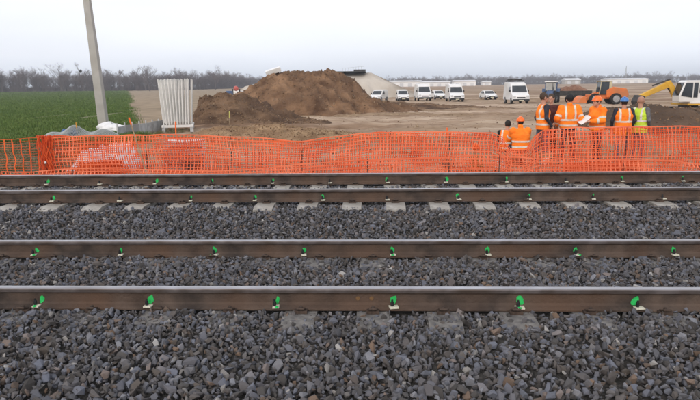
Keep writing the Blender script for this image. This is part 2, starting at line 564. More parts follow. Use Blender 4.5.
RP = [(-0.075, -0.172), (0.075, -0.172), (0.075, -0.161), (0.022, -0.142), (0.0085, -0.125), (0.0085, -0.058), (0.014, -0.046),
      (0.034, -0.038), (0.0365, -0.014), (0.031, -0.005), (0.018, 0.0)]
RP = RP + [(-y, z) for y, z in reversed(RP[2:])]
MARKS = {1: [-2.76, -1.84, -0.81, 0.13, 1.12, 2.04], 2: [-3.65, -2.73, -1.73, -0.78, 0.18, 1.14, 2.06, 3.04],
         3: [-5.5, -4.58, -3.61, -2.62, -1.69, -0.75, 0.16, 1.12, 2.06, 2.96, 3.89, 4.85], 4: [-6.4, -5.48, -4.56, -3.63, -2.7, -1.72, -0.75, 0.18, 1.14, 2.09, 3.0, 3.93, 4.86]}
RLAB = {1: 'nearest rusty steel rail with green paint marks, running along the foreground stones',
        2: 'second rusty rail from the foreground, inner rail of the nearer track',
        3: 'third rusty rail from the foreground, with pale sleeper ends showing before it',
        4: 'farthest rusty rail, just in front of the orange mesh fence'}
for k, (yr, zr) in enumerate(((Y1, 0), (Y2, 0), (Y3, ZF), (Y4, ZF)), 1):
    t = tag(empty('rail', (0, yr, zr)), RLAB[k], 'rail')
    mb = MB().prism(RP, -60, 60)
    for i, f in enumerate(mb.f):
        zc = sum(mb.v[j][2] for j in f) / len(f)
        if len(f) == 4: mb.mi[i] = 1 if zc > -0.004 else (2 if zc > -0.028 else 0)
    mb.build('rail_bar', [M_RUST, M_STEEL, M_HEAD], t)
    for q, xm in enumerate(MARKS[k]):
        rr = random.Random(k * 100 + q)
        s = rr.uniform(0.8, 1.2) * (1.0 if k < 3 else .95)
        dx = rr.uniform(-0.02, 0.02)
        # sprayed paint on the web
        w, h = 0.019 * s * rr.uniform(0.8, 1.5), 0.036 * s
        n = 13; sk = rr.uniform(-.25, .25)
        ring = [(xm + dx + w * math.cos(a) * rr.uniform(.7, 1.2) + sk * h * math.sin(a), -0.106 + h * math.sin(a) * rr.uniform(.7, 1.15)) for a in [2 * math.pi * i / n for i in range(n)]]
        ring = [(x, min(max(z, -0.136), -0.048)) for x, z in ring]
        def web_y(z): return -(0.0105 + max(0, -0.125 - z) * 0.85 + max(0, z + 0.058) * 0.5)
        vs_ = [(x, web_y(z), z) for x, z in ring] + [(x, web_y(z) + 0.006, z) for x, z in ring]
        if k < 3 or q % 4 != 2: MB().add(vs_, [tuple(range(n)), tuple(range(2 * n - 1, n - 1, -1))] + [(i, (i + 1) % n, n + (i + 1) % n, n + i) for i in range(n)]).build('green_paint_mark', M_MARKG, t)
        xb = xm + dx + rr.uniform(-0.022, 0.022)
        if k < 3 and q % 2 == 0: MB().box((xb + rr.uniform(-.03, .03), -.075, -.1425), (.028, .035, .009), rz=rr.uniform(-1, 1)).build('green_paint_mark', M_MARKG, t, .003)
        p = MB().box((xb, -0.056, -0.146), (0.062 * s, 0.06, 0.014), rz=rr.uniform(-.2, .2)).build('clamp_plate', M_CREAM, t, 0.003)
        MB().lathe([(-0.03, 0.013), (0.012, 0.0135), (0.014, 0.009), (0.03, 0.008)], (xb - 0.012, -0.05, -0.118), 'Z', 8).build('bolt', M_DARKBOLT, p)
    if k == 1:
        for xo in (-0.155, -0.045):
            MB().lathe([(0, 0.017), (0.004, 0.015)], (xo, -0.0135, -0.09), 'Y', 12).build('rust_spot', mat('ochre_rust', (0.16, 0.085, 0.035), (0.20, 0.12, 0.06), 90, 0.9), t)

# twin-block concrete sleepers: two blocks on a steel tie bar, four clips
blk = MB()
def block_mesh():
    m_ = MB()
    pr = [(-0.42, -0.24), (0.42, -0.24), (0.42, -0.03), (0.30, 0.0), (-0.30, 0.0), (-0.42, -0.03)]
    m_.prism(pr, -0.145, 0.145, wfun=lambda y, z: 1.0 if z < -0.1 else 0.88)
    return m_.mesh('block')
BLK = block_mesh(); BLK.materials.append(M_CONC)
BLKD = BLK.copy(); BLKD.materials.clear(); BLKD.materials.append(M_CONCD)
TIE = MB().prism([(-0.45, -0.16), (0.45, -0.16), (0.45, -0.08), (-0.45, -0.08)], -0.02, 0.02).mesh('tie'); TIE.materials.append(M_CLIP)
CL = MB()
CL.box((0, 0, 0.012), (0.10, 0.06, 0.022)).tube([(-0.03, 0.02, 0.025), (-0.025, -0.035, 0.045), (0.025, -0.035, 0.045), (0.03, 0.02, 0.025)], 0.009, 6)
CL.lathe([(0, 0.016), (0.05, 0.016), (0.055, 0.01)], (0, 0, 0.0), 'Z', 6)
CLIP = CL.mesh('clip'); CLIP.materials.append(M_CLIP)
def sleeper(x, ya, yb, z, lab, grp, bm_, rz=0.0):
    t = tag(empty('concrete_sleeper', (x, (ya + yb) / 2, z - 0.18), rz), lab, 'sleeper', grp)
    h = (yb - ya) / 2
    for s in (-1, 1):
        o = link('concrete_block', bm_, t); o.location = (0, s * h, 0)
        for q in (-1, 1):
            c = link('rail_clip', CLIP, t); c.location = (0, s * h + q * 0.098, 0.0)
            if q > 0: c.rotation_euler = (0, 0, math.pi)
    o = link('tie_bar', TIE, t)
ORD = ['first', 'second', 'third', 'fourth', 'fifth', 'sixth', 'seventh', 'eighth', 'ninth', 'tenth', 'eleventh', 'twelfth', 'thirteenth',
       'fourteenth', 'fifteenth', 'sixteenth', 'seventeenth', 'eighteenth', 'nineteenth', 'twentieth']
def lay(sl, ya, yb, z, xa, xb, kind, track, bm_):
    k = 0
    for x in sl:
        if xa < x < xb:
            lab = '%s of the %s track, %s from the left edge of the photo' % (kind, track, ORD[k]); k += 1
        else: lab = '%s of the %s track outside the %s edge' % (kind, track, 'left' if x < 0 else 'right')
        sleeper(x, ya, yb, z, lab, 'sleepers of the %s track' % track, bm_, random.uniform(-.01, .01))
lay(SL_NEAR, Y1, Y2, 0.0, -3.9, 3.4, 'dusty half-buried concrete sleeper', 'nearer', BLKD)
lay(SL_FAR, Y3, Y4, ZF, -5.35, 4.45, 'pale concrete sleeper', 'farther', BLK)

# ------------------------------------------------------------------ soil heaps
M_HEAP = mat('heap_soil', (0.090, 0.049, 0.029), (0.30, 0.180, 0.105), 0.75, 0.95, bump=0.9, bscale=4.5, bdist=0.18, detail=9, contrast=(0.32, 0.68), dirt=(0.125, 0.074, 0.046), spec=0.1)
M_HEAPD = mat('dark_heap_soil', (0.075, 0.048, 0.032), (0.165, 0.108, 0.072), 0.8, 0.95, bump=0.9, bscale=5, bdist=0.15, detail=9, dirt=(0.085, 0.06, 0.045), spec=0.1)
M_BERM = mat('straw_strewn_soil', (0.19, 0.115, 0.065), (0.44, 0.30, 0.18), 1.6, 0.95, bump=0.9, bscale=9, bdist=0.1, detail=9, dirt=(0.24, 0.15, 0.088), spec=0.1)
def heap(name, prof, yc, ry, m, seed, amp=0.22, step=0.16, skew=0.0, sharp=1.25, fine=0.5):
    """ridge profile [(x, crest z)] at depth yc, falling away to the ground over ry to both sides"""
    px = np.array([p[0] for p in prof]); pz = np.array([p[1] for p in prof])
    X, Y = np.meshgrid(np.arange(px[0] - 2, px[-1] + 2, step), np.arange(yc - ry * 1.25, yc + ry * 1.25, step))
    g = base_z(X, Y)
    wx = X + 0.9 * fbm(X * 0.35, Y * 0.35, seed + 40, 3)
    crest = np.interp(wx, px, pz, left=-2.0, right=-2.0) - g
    hmax = max(pz) + 0.7
    ryl = ry * (0.45 + 0.55 * np.clip(crest / hmax, 0, 1))
    d = np.abs(Y - yc - skew * (X - px.mean()) + 0.12 * ry * fbm(X * 0.3, Y * 0.3, seed + 7, 3)) / np.maximum(ryl, 0.3)
    shape = np.clip(1 - d ** sharp, -0.4, 1)
    n = fbm(X * 0.55, Y * 0.55, seed, 5) * amp * 1.4 + fbm(X * 2.2, Y * 2.2, seed + 3, 4) * amp * fine
    ridged = (0.5 - np.abs(fbm(X * 0.9, Y * 0.9, seed + 11, 4))) * amp
    hz = np.where(crest > 0, crest * np.maximum(shape, -0.4), crest) + (n + ridged * 0.8) * np.clip(np.minimum(crest, crest * shape) / 0.6, 0, 1) - 0.05
    Z = g + hz
    I = np.arange(X.size).reshape(X.shape)
    F = np.stack([I[:-1, :-1].ravel(), I[:-1, 1:].ravel(), I[1:, 1:].ravel(), I[1:, :-1].ravel()], 1)
    keep = (hz.ravel()[F] > -0.22).any(1)
    F = F[keep]
    used = np.unique(F); re = np.full(X.size, -1); re[used] = np.arange(len(used))
    V = np.stack([X.ravel(), Y.ravel(), Z.ravel()], 1)[used]
    o = link(name, np_mesh(name, V, re[F], True), None, m)
    return o, V, (hz.ravel()[used])
M_HEAPL = mat('damp_heap_soil', (0.075, 0.045, 0.029), (0.22, 0.138, 0.084), 0.9, 0.95, bump=0.9, bscale=5, bdist=0.16, detail=9, dirt=(0.10, 0.062, 0.042), spec=0.1)
hp = []
o, v, h = heap('soil_heap', [(-15.5, -0.8), (-13.84, 0.33), (-12.42, 1.1), (-11.47, 1.7), (-10.34, 2.38), (-9.14, 2.9), (-8.22, 3.12), (-6.41, 3.12), (-4.61, 2.92), (-3.53, 2.4), (-2.82, 1.9), (-1.2, 0.95), (0.8, 0.2), (3.2, -0.35), (5, -0.9)], 56, 8.0, M_HEAP, 21, 0.55, 0.13, fine=.75)
tag(o, 'biggest brown soil heap, rising above the horizon in the middle distance', 'soil heap'); hp.append((v, h))
o, v, h = heap('soil_heap', [(-12.3, -0.9), (-11.67, -0.25), (-11.37, 0.55), (-10.83, 0.9), (-9.73, 1.0), (-8.59, 0.95), (-7.65, 0.85), (-7.03, 0.6), (-6.09, 0.15), (-4.83, -0.2), (-3.2, -0.5), (-1.5, -0.9)], 38.5, 4.8, M_HEAPL, 33, 0.42, 0.12, fine=.75)
tag(o, 'smaller brown soil heap just right of the white stack of panels', 'soil heap'); hp.append((v, h))
o, v, h = heap('soil_heap', [(8.6, -0.7), (9.59, -0.38), (11.11, 0.12), (12.11, 0.42), (13.62, 0.52), (14.65, 0.44), (15.66, 0.36), (18, 0.2), (22, 0.3), (26, -0.3), (28, -0.8)], 31, 5.0, M_HEAPD, 52, 0.24)
tag(o, 'low dark brown soil heap behind the standing workers', 'soil heap'); hp.append((v, h))
o, v, h = heap('soil_bank', [(-9.5, -0.6), (-7.32, -0.10), (-6.3, 0.08), (-5.08, 0.10), (-3.06, 0.02), (-1.86, -0.10), (0.94, -0.30), (2.5, -0.7)], 24, 3.2, M_BERM, 63, 0.2, 0.11)
tag(o, 'low straw-strewn soil bank right behind the orange mesh fence', 'soil bank'); hp.append((v, h))
o, v, h = heap('soil_ridge', [(-6, -0.7), (-3, 0.05), (-1.67, -0.02), (2.41, -0.22), (6.47, -0.36), (10.5, -0.5), (12.52, -0.62), (16, -0.85)], 63, 4.5, M_HEAPL, 71, 0.24, 0.16, fine=.8)
tag(o, 'long low brown ridge of earth in front of the parked vans', 'soil ridge'); hp.append((v, h))

# clods lying on the heaps
M_CLOD = rand_mat('clod_soil', [(0, (0.10, 0.058, 0.034)), (0.5, (0.16, 0.098, 0.058)), (0.85, (0.23, 0.15, 0.09)), (1, (0.32, 0.24, 0.16))], 0.95, 0.6, 5)
clods = [rock_mesh('clod_shape_%d' % i, 500 + i, M_CLOD, 18, (1, .85, .7), 0.05) for i in range(6)]
cp = []; cs = []
for (v, h), n, s0 in zip(hp, (3000, 1600, 1500, 1500, 300), (0.11, 0.09, 0.09, 0.06, 0.12)):
    ok = np.where(h > 0.0)[0]
    pick = RNG.choice(ok, min(n, len(ok)), replace=False)
    cp.append(v[pick] + RNG.uniform(-.05, .05, (len(pick), 3)) * [1, 1, 0.3]); cs.append(np.clip(RNG.lognormal(math.log(s0), 0.45, len(pick)), 0.03, 0.5))
n = 2600
gx = RNG.uniform(-10, 22, n); gy = 13 + 60 * RNG.random(n) ** 1.6
gx *= np.clip(gy / 45, 0.5, 1.4)
cp.append(np.stack([gx, gy, ground_z(gx, gy)], 1)); cs.append(np.clip(RNG.lognormal(math.log(0.06), 0.5, n), 0.02, 0.25))
cp = np.concatenate(cp); cs = np.concatenate(cs)
tag(scatter('soil_clods', cp, RNG.uniform(0, 6.28, (len(cp), 3)), cs[:, None] * RNG.uniform(.7, 1.2, (len(cp), 3)), RNG.integers(0, 6, len(cp)), clods),
    'loose brown clods of earth strewn over the heaps and the site', 'clods', kind='stuff')

# grass: green field crop, tufts along the verge, dry straw on the bank
def blade_tuft(name, seed, m, nb, hgt, spread, lean):
    rg = random.Random(seed); mb = MB()
    for i in range(nb):
        a = rg.uniform(0, 6.28); r0 = rg.uniform(0, spread); l = hgt * rg.uniform(.5, 1.1); w = hgt * 0.035
        bx_, by_ = r0 * math.cos(a), r0 * math.sin(a)
        b2 = rg.uniform(0, 6.28); ln = lean * rg.uniform(.3, 1.2) * l
        tx, ty = bx_ + ln * math.cos(b2), by_ + ln * math.sin(b2)
        px_, py_ = -math.sin(b2) * w, math.cos(b2) * w
        mx_, my_ = bx_ + .35 * (tx - bx_), by_ + .35 * (ty - by_)
        mb.add([(bx_ - px_, by_ - py_, -0.02), (bx_ + px_, by_ + py_, -0.02), (mx_ + px_, my_ + py_, l * .6), (mx_ - px_, my_ - py_, l * .6), (tx, ty, l)], [(0, 1, 2, 3), (3, 2, 4)])
    me = bpy.data.meshes.new(name); me.from_pydata(mb.v, [], mb.f); me.materials.append(m)
    return me
M_BLADE = rand_mat('wheat_blades', [(0, (0.062, 0.11, 0.018)), (0.6, (0.10, 0.165, 0.03)), (1, (0.155, 0.205, 0.048))], 0.7, 0, 5, 0.1)
M_WEED = rand_mat('verge_blades', [(0, (0.04, 0.07, 0.02)), (0.35, (0.09, 0.10, 0.04)), (0.7, (0.20, 0.165, 0.09)), (1, (0.30, 0.245, 0.15))], 0.8, 0, 5, 0.1)
M_STRAW = rand_mat('straw_blades', [(0, (0.20, 0.125, 0.065)), (0.6, (0.34, 0.235, 0.13)), (1, (0.46, 0.35, 0.21))], 0.8, 0, 5, 0.1)
tw = [blade_tuft('wheat_tuft_%d' % i, i, M_BLADE, 16, 0.10, 0.16, 0.9) for i in range(4)]
TRAMS = ((-22.6, 44.5, -25.0, 58.5, 0.5), (-27.2, 46, -28.6, 56, 0.35), (-31.0, 42.0, -32.6, 52.0, 0.3))
n = 46000
y = 22.6 + 300 * RNG.random(n) ** 2.5; x = bx(y) - RNG.random(n) * (0.30 * y + 16) + RNG.exponential(.25, n) - 0.2
kp = np.ones(n, bool)
for (xa, ya, xb, yb, w) in TRAMS:
    tt = np.clip(((x - xa) * (xb - xa) + (y - ya) * (yb - ya)) / ((xb - xa) ** 2 + (yb - ya) ** 2), 0, 1)
    kp &= np.hypot(x - xa - tt * (xb - xa), (y - ya - tt * (yb - ya))) > w + .1
kp &= (fbm(x * .12, y * .05, 77, 4) > -.42) | (RNG.random(n) < .4)
x, y = x[kp], y[kp]; n = len(x)
tag(scatter('wheat_crop', np.stack([x, y, base_z(x, y) + 0.06], 1), np.stack([np.zeros(n), np.zeros(n), RNG.uniform(0, 6.28, n)], 1), RNG.uniform(.7, 1.5, (n, 1)) * np.ones((1, 3)) * (1 + y[:, None] / 60), RNG.integers(0, 4, n), tw),
    'short green young wheat covering the field at the left', 'crop', kind='stuff')
tv = [blade_tuft('verge_tuft_%d' % i, 20 + i, M_WEED, 22, 0.13, 0.14, 1.0) for i in range(4)]
n = 5200
y = 11.6 + 11.5 * RNG.random(n); x = -17 + RNG.random(n) * (9.6 - 0.16 * (y - 12))
n2 = 900
y2 = 22 + 9 * RNG.random(n2); x2 = -13.8 + 4.6 * RNG.random(n2)
x = np.concatenate([x, x2]); y = np.concatenate([y, y2]); n += n2
tag(scatter('verge_grass', np.stack([x, y, base_z(x, y) + 0.02], 1), np.stack([np.zeros(n), np.zeros(n), RNG.uniform(0, 6.28, n)], 1), RNG.uniform(.35, 1.1, (n, 1)) * np.ones((1, 3)), RNG.integers(0, 4, n), tv),
    'patchy dry and green grass on the verge behind the left end of the fence', 'grass', kind='stuff')
ts = [blade_tuft('straw_tuft_%d' % i, 40 + i, M_STRAW, 14, 0.07, 0.2, 3.0) for i in range(4)]
v, h = hp[3]
ok = np.where(h > 0.02)[0]; pick = RNG.choice(ok, 900, replace=False)
n = len(pick)
tag(scatter('straw', v[pick], np.stack([np.zeros(n), np.zeros(n), RNG.uniform(0, 6.28, n)], 1), RNG.uniform(.5, 1.3, (n, 1)) * np.ones((1, 3)), RNG.integers(0, 4, n), ts),
    'dry yellowish straw lying on the low bank behind the fence', 'straw', kind='stuff')

# pale wheel tracks in the green field
M_TRAM = mat('bare_tramline', (0.12, 0.12, 0.06), (0.21, 0.19, 0.11), 3, 0.95)
for (xa, ya, xb, yb, w) in TRAMS:
    V = []; nn = 24
    for i in range(nn):
        t = i / (nn - 1); xx = xa + (xb - xa) * t; yy = ya + (yb - ya) * t
        ww = w * math.sin(math.pi * min(max(t, .04), .96)) ** .5 * (0.8 + .4 * random.random())
        for s in (-1, 1): V.append((xx + s * ww, yy, float(base_z(xx, yy)) + 0.12))
    tag(link('wheel_track', np_mesh('wheel_track', V, [(2 * i, 2 * i + 1, 2 * i + 3, 2 * i + 2) for i in range(nn - 1)]), None, M_TRAM), kind='structure')

# ------------------------------------------------------------------ embankment with deck, far buildings, masts
M_EMB = mat('embankment_gravel', (0.42, 0.37, 0.315), (0.56, 0.505, 0.44), 0.25, 0.95, bump=0.6, bscale=2.5, bdist=0.15, dirt=(0.24, 0.19, 0.14))
M_DECK = mat('dark_deck', (0.035, 0.035, 0.038), (0.06, 0.06, 0.062), 1.5, 0.8)
M_CW = mat('concrete_wall', (0.38, 0.37, 0.35), (0.5, 0.49, 0.465), 1.2, 0.9)
M_WHITE = mat('white_cladding', (0.80, 0.80, 0.80), (0.86, 0.86, 0.86), 0.2, 0.6)
M_ROOFG = mat('grey_roof', (0.58, 0.59, 0.61), (0.68, 0.69, 0.71), 0.2, 0.7)
M_GALV = mat('galvanised_steel', (0.42, 0.43, 0.44), (0.56, 0.57, 0.58), 6, 0.5, 0.5)
emb_prof = [(-31.5, -0.8), (-28.2, 1.9), (-22.3, 4.0), (-9.8, 4.4), (-1.4, 4.4), (5.0, 1.6), (10.5, -0.8)]
o, v, h = heap('embankment', emb_prof, 134, 11, M_EMB, 91, 0.12, 0.5, 0, 3.0, 0.3)
tag(o, 'pale grey gravel embankment behind the biggest soil heap', 'embankment')
t = tag(empty('bridge_deck', (-11.5, 128.5, 4.25)), 'dark slab with thin railing on top of the gravel embankment', 'bridge deck')
MB().box((2.0, 3.5, 0.34), (14.5, 8, 0.24)).build('slab', M_DECK, t, 0.03)
MB().prism([(-0.5, 0.465), (2.0, 0.465), (2.0, .85), (-0.5, 0.78)], 6.8, 9.24).build('end_block', M_DECK, t, 0.03)
for i in range(9):
    MB().tube([(4.5 + i * 0.55, -0.3, 0.42), (4.55 + i * 0.55, -0.3, 1.15 + 0.04 * i)], 0.022, 5).build('railing_post', M_GALV, t)
MB().tube([(4.5, -0.3, 1.1), (9.0, -0.3, 1.42)], 0.02, 5).build('handrail', M_GALV, t)

def warehouse(loc, w, d, hh, roof_h, lab, bays, cw=M_WHITE, cr_=M_ROOFG, rz=0.0):
    t = tag(empty('warehouse', (loc[0], loc[1], float(base_z(loc[0], loc[1])) - 0.1), rz), lab, 'warehouse')
    MB().box((0, 0, hh / 2), (w, d, hh)).build('wall', cw, t)
    MB().prism([(-d / 2 - 0.4, hh - 0.02), (d / 2 + 0.4, hh - 0.02), (d / 2 + 0.4, hh + 0.25), (0, hh + roof_h), (-d / 2 - 0.4, hh + 0.25)], -w / 2 - 0.3, w / 2 + 0.3).build('roof', cr_, t)
    for i in range(bays):
        x = -w / 2 + (i + .5) * w / bays
        MB().box((x, -d / 2 - 0.03, hh * 0.36), (w / bays * .45, 0.1, hh * .66)).build('door', M_ROOFG, t)
    return t
warehouse((20, 425, 0), 22, 16, 3.3, 1.0, 'left half of the long white sheds on the horizon beyond the small vans', 4)
warehouse((40, 421, 0), 20, 14, 2.7, .9, 'white shed with grey roof on the horizon above the first high-roof van', 4)
warehouse((61, 430, 0), 15, 12, 3.2, .9, 'white shed on the horizon right above the second high-roof van', 3)
warehouse((80, 450, 0), 6, 8, 2.4, 1.0, 'tiny white hut on the horizon left of the largest van', 1)
warehouse((199, 500, 0), 32, 14, 3.4, 0.9, 'long low white shed on the horizon above the bald worker', 5)
warehouse((157, 500, 0), 12, 10, 3.2, 1.5, 'pale shed on the horizon above the blue tractor', 2, M_CW)
def mast(x, y, hgt, lab):
    t = tag(empty('lattice_mast', (x, y, float(base_z(x, y)))), lab, 'mast')
    mb = MB()
    for sx in (-1, 1):
        for sy in (-1, 1): mb.tube([(sx * .8, sy * .8, -0.2), (sx * .12, sy * .12, hgt)], 0.09, 4)
    mb.build('leg_frame', M_GALV, t)
    mb = MB()
    nb = 12
    for i in range(nb):
        a, b = i / nb, (i + 1) / nb
        ra, rb = .8 - .68 * a, .8 - .68 * b
        mb.tube([(-ra, -ra, a * hgt), (rb, -rb, b * hgt)], 0.05, 4).tube([(ra, -ra, a * hgt), (-rb, -rb, b * hgt)], 0.05, 4)
    mb.build('bracing', M_GALV, t)
mast(242, 605, 16.5, 'thin grey lattice mast on the horizon above the bald worker')
mast(-146, 600, 17.5, 'thin grey lattice mast on the horizon left of the biggest soil heap')

# ------------------------------------------------------------------ bare trees
M_BARK = mat('winter_bark', (0.085, 0.072, 0.072), (0.15, 0.125, 0.12), 1.0, 0.95)
M_TWIG = mat('winter_twigs', (0.10, 0.080, 0.082), (0.165, 0.135, 0.132), 0.8, 0.95)
def bare_tree(name, seed, hgt, spread, twigs=1.0, levels=4):
    """returns (trunk mesh builder, crown mesh builder)"""
    rg = random.Random(seed)
    tr, cw = MB(), MB()
    def grow(p, d, l, r, lv, mb):
        pts = [p]; q = p; dd = d.copy()
        k = 3 if lv < 3 else 2
        for i in range(k):
            dd = (dd + Vector((rg.uniform(-1, 1), rg.uniform(-1, 1), rg.uniform(-.3, .6))) * 0.16).normalized()
            q = q + dd * l / k; pts.append(q)
        mb.tube(pts, [r * (1 - .5 * i / k) for i in range(k + 1)], 5 if lv < 2 else 3, cap=False)
        if lv >= levels: return
        nb = rg.randint(3, 4) if lv else rg.randint(5, 7)
        if lv == levels - 1: nb = int(nb * 1.5 * twigs) + 1
        for i in range(nb):
            t = rg.uniform(.35, 1.0) if lv else rg.uniform(.32, 1.0)
            j = min(int(t * k), k - 1); base = pts[j].lerp(pts[j + 1], t * k - j)
            a = rg.uniform(0, 6.28); el = rg.uniform(.35, 1.0)
            side = Vector((math.cos(a), math.sin(a), 0)) * spread
            nd = (dd * .6 * el + side * .75 + Vector((0, 0, .38))).normalized()
            grow(base, nd, l * rg.uniform(.5, .72), r * (.5 if lv else .42) , lv + 1, cw)
        if lv == 0: grow(pts[-1], dd, l * .6, r * .5, 1, cw)
    grow(Vector((0, 0, -0.3)), Vector((0, 0, 1)), hgt * .56, hgt * .017 + .04, 0, tr)
    return tr, cw
kinds = []
for i in range(7):
    a, b = bare_tree('t', 300 + i, 10 + i % 3, 0.8 + .12 * (i % 4))
    a.add(b.v, b.f)
    me = bpy.data.meshes.new('bare_tree_kind_%d' % i); me.from_pydata(a.v, [], a.f); me.materials.append(M_TWIG)
    kinds.append(me)
for i in range(3):                                   # scrub under the wood
    mb = MB(); rg = random.Random(60 + i)
    for k_ in range(150):
        a = rg.uniform(0, 6.28); r0 = rg.uniform(0, 1.6)
        p = Vector((r0 * math.cos(a), r0 * math.sin(a), -0.1)); l = rg.uniform(1.0, 3.4)
        p2 = p + Vector((rg.uniform(-.5, .5), rg.uniform(-.5, .5), 1)) * l * .5; p3 = p2 + Vector((rg.uniform(-.6, .6), rg.uniform(-.6, .6), .9)) * l * .5
        mb.tube([p, p2, p3], [.05, .035, .015], 3, cap=False)
    me = bpy.data.meshes.new('scrub_kind_%d' % i); me.from_pydata(mb.v, [], mb.f); me.materials.append(M_TWIG)
    kinds.append(me)
pp = []; ss = []; ii = []
def band(n, x0, y0, x1, y1, depth, s0, s1, scrub=0.45):
    for i in range(n):
        t = random.random(); dpt = random.random() * depth
        x = x0 + (x1 - x0) * t + random.uniform(-4, 4); y = y0 + (y1 - y0) * t + dpt
        sc_ = s0 + (s1 - s0) * t
        sc_ *= random.uniform(.72, 1.12) * (0.85 + .3 * float(vnoise(np.array(x * .06), np.array(y * .02), 5)))
        pp.append((x, y, float(base_z(x, y)) - .1))
        if random.random() < scrub: ii.append(7 + random.randrange(3)); ss.append(sc_ * random.uniform(.8, 1.5))
        else: ii.append(random.randrange(7)); ss.append(sc_)
band(950, -300, 330, -118, 370, 45, 1.10, 1.0)
band(420, -118, 370, -112, 620, 40, 1.0, .80)
band(520, -112, 640, 40, 800, 50, .80, .85)
band(1900, 30, 780, 480, 700, 60, .95, .80)
band(400, 480, 700, 760, 640, 60, .80, .75)
n = len(pp)
tag(scatter('bare_wood', np.array(pp), np.stack([np.zeros(n), np.zeros(n), RNG.uniform(0, 6.28, n)], 1), np.array(ss)[:, None] * np.ones((1, 3)) * RNG.uniform(.9, 1.1, (n, 3)), ii, kinds),
    'hazy band of bare winter trees along the horizon', 'wood', kind='stuff')
def tree(x, y, seed, hgt, spread, lab, ball=None):
    t = tag(empty('bare_tree', (x, y, float(base_z(x, y)))), lab, 'tree', 'bare trees standing out of the far wood')
    a, b = bare_tree('t', seed, hgt, spread, 1.3)
    a.build('trunk', M_BARK, t); c = b.build('crown', M_TWIG, t)
    if ball:
        bx_, bz_, r = ball; mb = MB(); rg = random.Random(seed)
        for i in range(260):
            d = Vector((rg.gauss(0, 1), rg.gauss(0, 1), rg.gauss(0, 1))).normalized(); d2 = (d + Vector((rg.gauss(0, 1), rg.gauss(0, 1), rg.gauss(0, 1))) * .4).normalized()
            mb.tube([Vector((bx_, 0, bz_)) + d * r * .2, Vector((bx_, 0, bz_)) + d2 * r * rg.uniform(.7, 1.1)], .05, 3, cap=False)
        mb.build('mistletoe_ball', mat('mistletoe', (0.05, 0.055, 0.03), (0.09, 0.09, 0.05), 2), t)
tree(-157.5, 322, 801, 14.2, .75, 'bare tree with a dark round clump at its top, left of the concrete pole', (-0.95, 11.1, 0.9))
tree(-170, 322, 802, 14.6, 1.0, 'tall bare tree with a broad crown above the green field, left of the clumped one')
tree(-123, 326, 803, 13.2, .95, 'tall bare tree directly right of the concrete pole on the horizon')
tree(-92, 345, 804, 13.0, 1.1, 'bare tree with a wide crown behind the white stack of panels')

# ------------------------------------------------------------------ concrete pole
M_POLE = mat('pole_concrete', (0.36, 0.345, 0.32), (0.47, 0.455, 0.43), 1.2, 0.9, bump=0.15, bscale=20, dirt=(0.33, 0.30, 0.265))
mb = MB()
mb.add([(sx * .24, sy * .2, -0.8) for sx, sy in ((-1, -1), (1, -1), (1, 1), (-1, 1))] + [(sx * .13 - 0.55, sy * .11, 11.0) for sx, sy in ((-1, -1), (1, -1), (1, 1), (-1, 1))],
       [(3, 2, 1, 0), (4, 5, 6, 7), (0, 1, 5, 4), (1, 2, 6, 5), (2, 3, 7, 6), (3, 0, 4, 7)])
t = tag(empty('utility_pole', (-14.60, 31.8, -0.5)), 'leaning pale concrete utility pole at the edge of the green field', 'utility pole')
mb.build('shaft', M_POLE, t, 0.03)
arm = MB().box((-0.55, 0, 10.7), (1.8, .12, .14)).build('crossarm', M_GALV, t, .01)
for sx in (-.8, 0, .8):
    MB().lathe([(0, .03), (.05, .06), (.09, .035), (.13, .055), (.2, .03)], (-0.55 + sx, 0, 10.78), 'Z', 10).build('insulator', M_DARKBOLT, arm)

# ------------------------------------------------------------------ stack of white fence panels on a rack
M_PANEL = mat('white_galvanised_panel', (0.66, 0.65, 0.63), (0.80, 0.79, 0.77), 3, 0.5, 0.1, dirt=(0.6, 0.59, 0.56))
t = tag(empty('panel_rack', (-9.69, 29.0, -0.42), R(16)), 'low white metal rack that carries the stacked fence panels', 'rack')
for yy in (0.0, 2.4):
    MB().box((0, yy, 0.2), (1.5, .09, .12)).build('cross_beam', M_PANEL, t, .008)
    for sx in (-.66, .66): MB().box((sx, yy, 0.03), (.16, .14, .26)).build('foot', M_GALV, t, .008)
for sx in (-.7, .7): MB().box((sx, 1.2, 0.2), (.08, 2.6, .10)).build('side_beam', M_PANEL, t, .008)
PM = MB()
for yy in (0.0, 2.5): PM.tube([(0, yy, 0), (0, yy, 2.22)], .024, 8)
FRAME = PM
NP = 11
pos_word = ['leftmost', 'second from left', 'third from left', 'fourth from left', 'fifth from left', 'middle', 'fifth from right', 'fourth from right', 'third from right', 'second from right', 'rightmost']
for i in range(NP):
    u = -1 + 2 * i / (NP - 1)
    lean = (0.055 * u + random.uniform(-.012, .012))
    p = tag(empty('fence_panel', (-9.69 + 0.62 * u, 29.0 + random.uniform(-.03, .03) + .18 * u, -0.15), R(16), 0, lean), 'white wire fence panel standing on edge, %s in the stack' % pos_word[i], 'fence panel', 'white fence panels stacked upright on a rack')
    hh = 2.2 + random.uniform(-.02, .02)
    for yy in (0.0, 2.5): MB().tube([(0, yy, 0), (0, yy, hh)], .028, 8).build('upright', M_PANEL, p)
    for zz in (0.08, hh - .03): MB().tube([(0, 0, zz), (0, 2.5, zz)], .02, 6).build('rail_tube', M_PANEL, p)
    mb = MB()
    for k_ in range(1, 24): mb.tube([(0.022, k_ * 2.5 / 24, .08), (0.022, k_ * 2.5 / 24, hh - .03)], .006, 3)
    for k_ in range(1, 9): mb.tube([(0.022, 0, .08 + k_ * (hh - .1) / 9), (0.022, 2.5, .08 + k_ * (hh - .1) / 9)], .006, 3)
    mb.build('wire_mesh', M_PANEL, p)

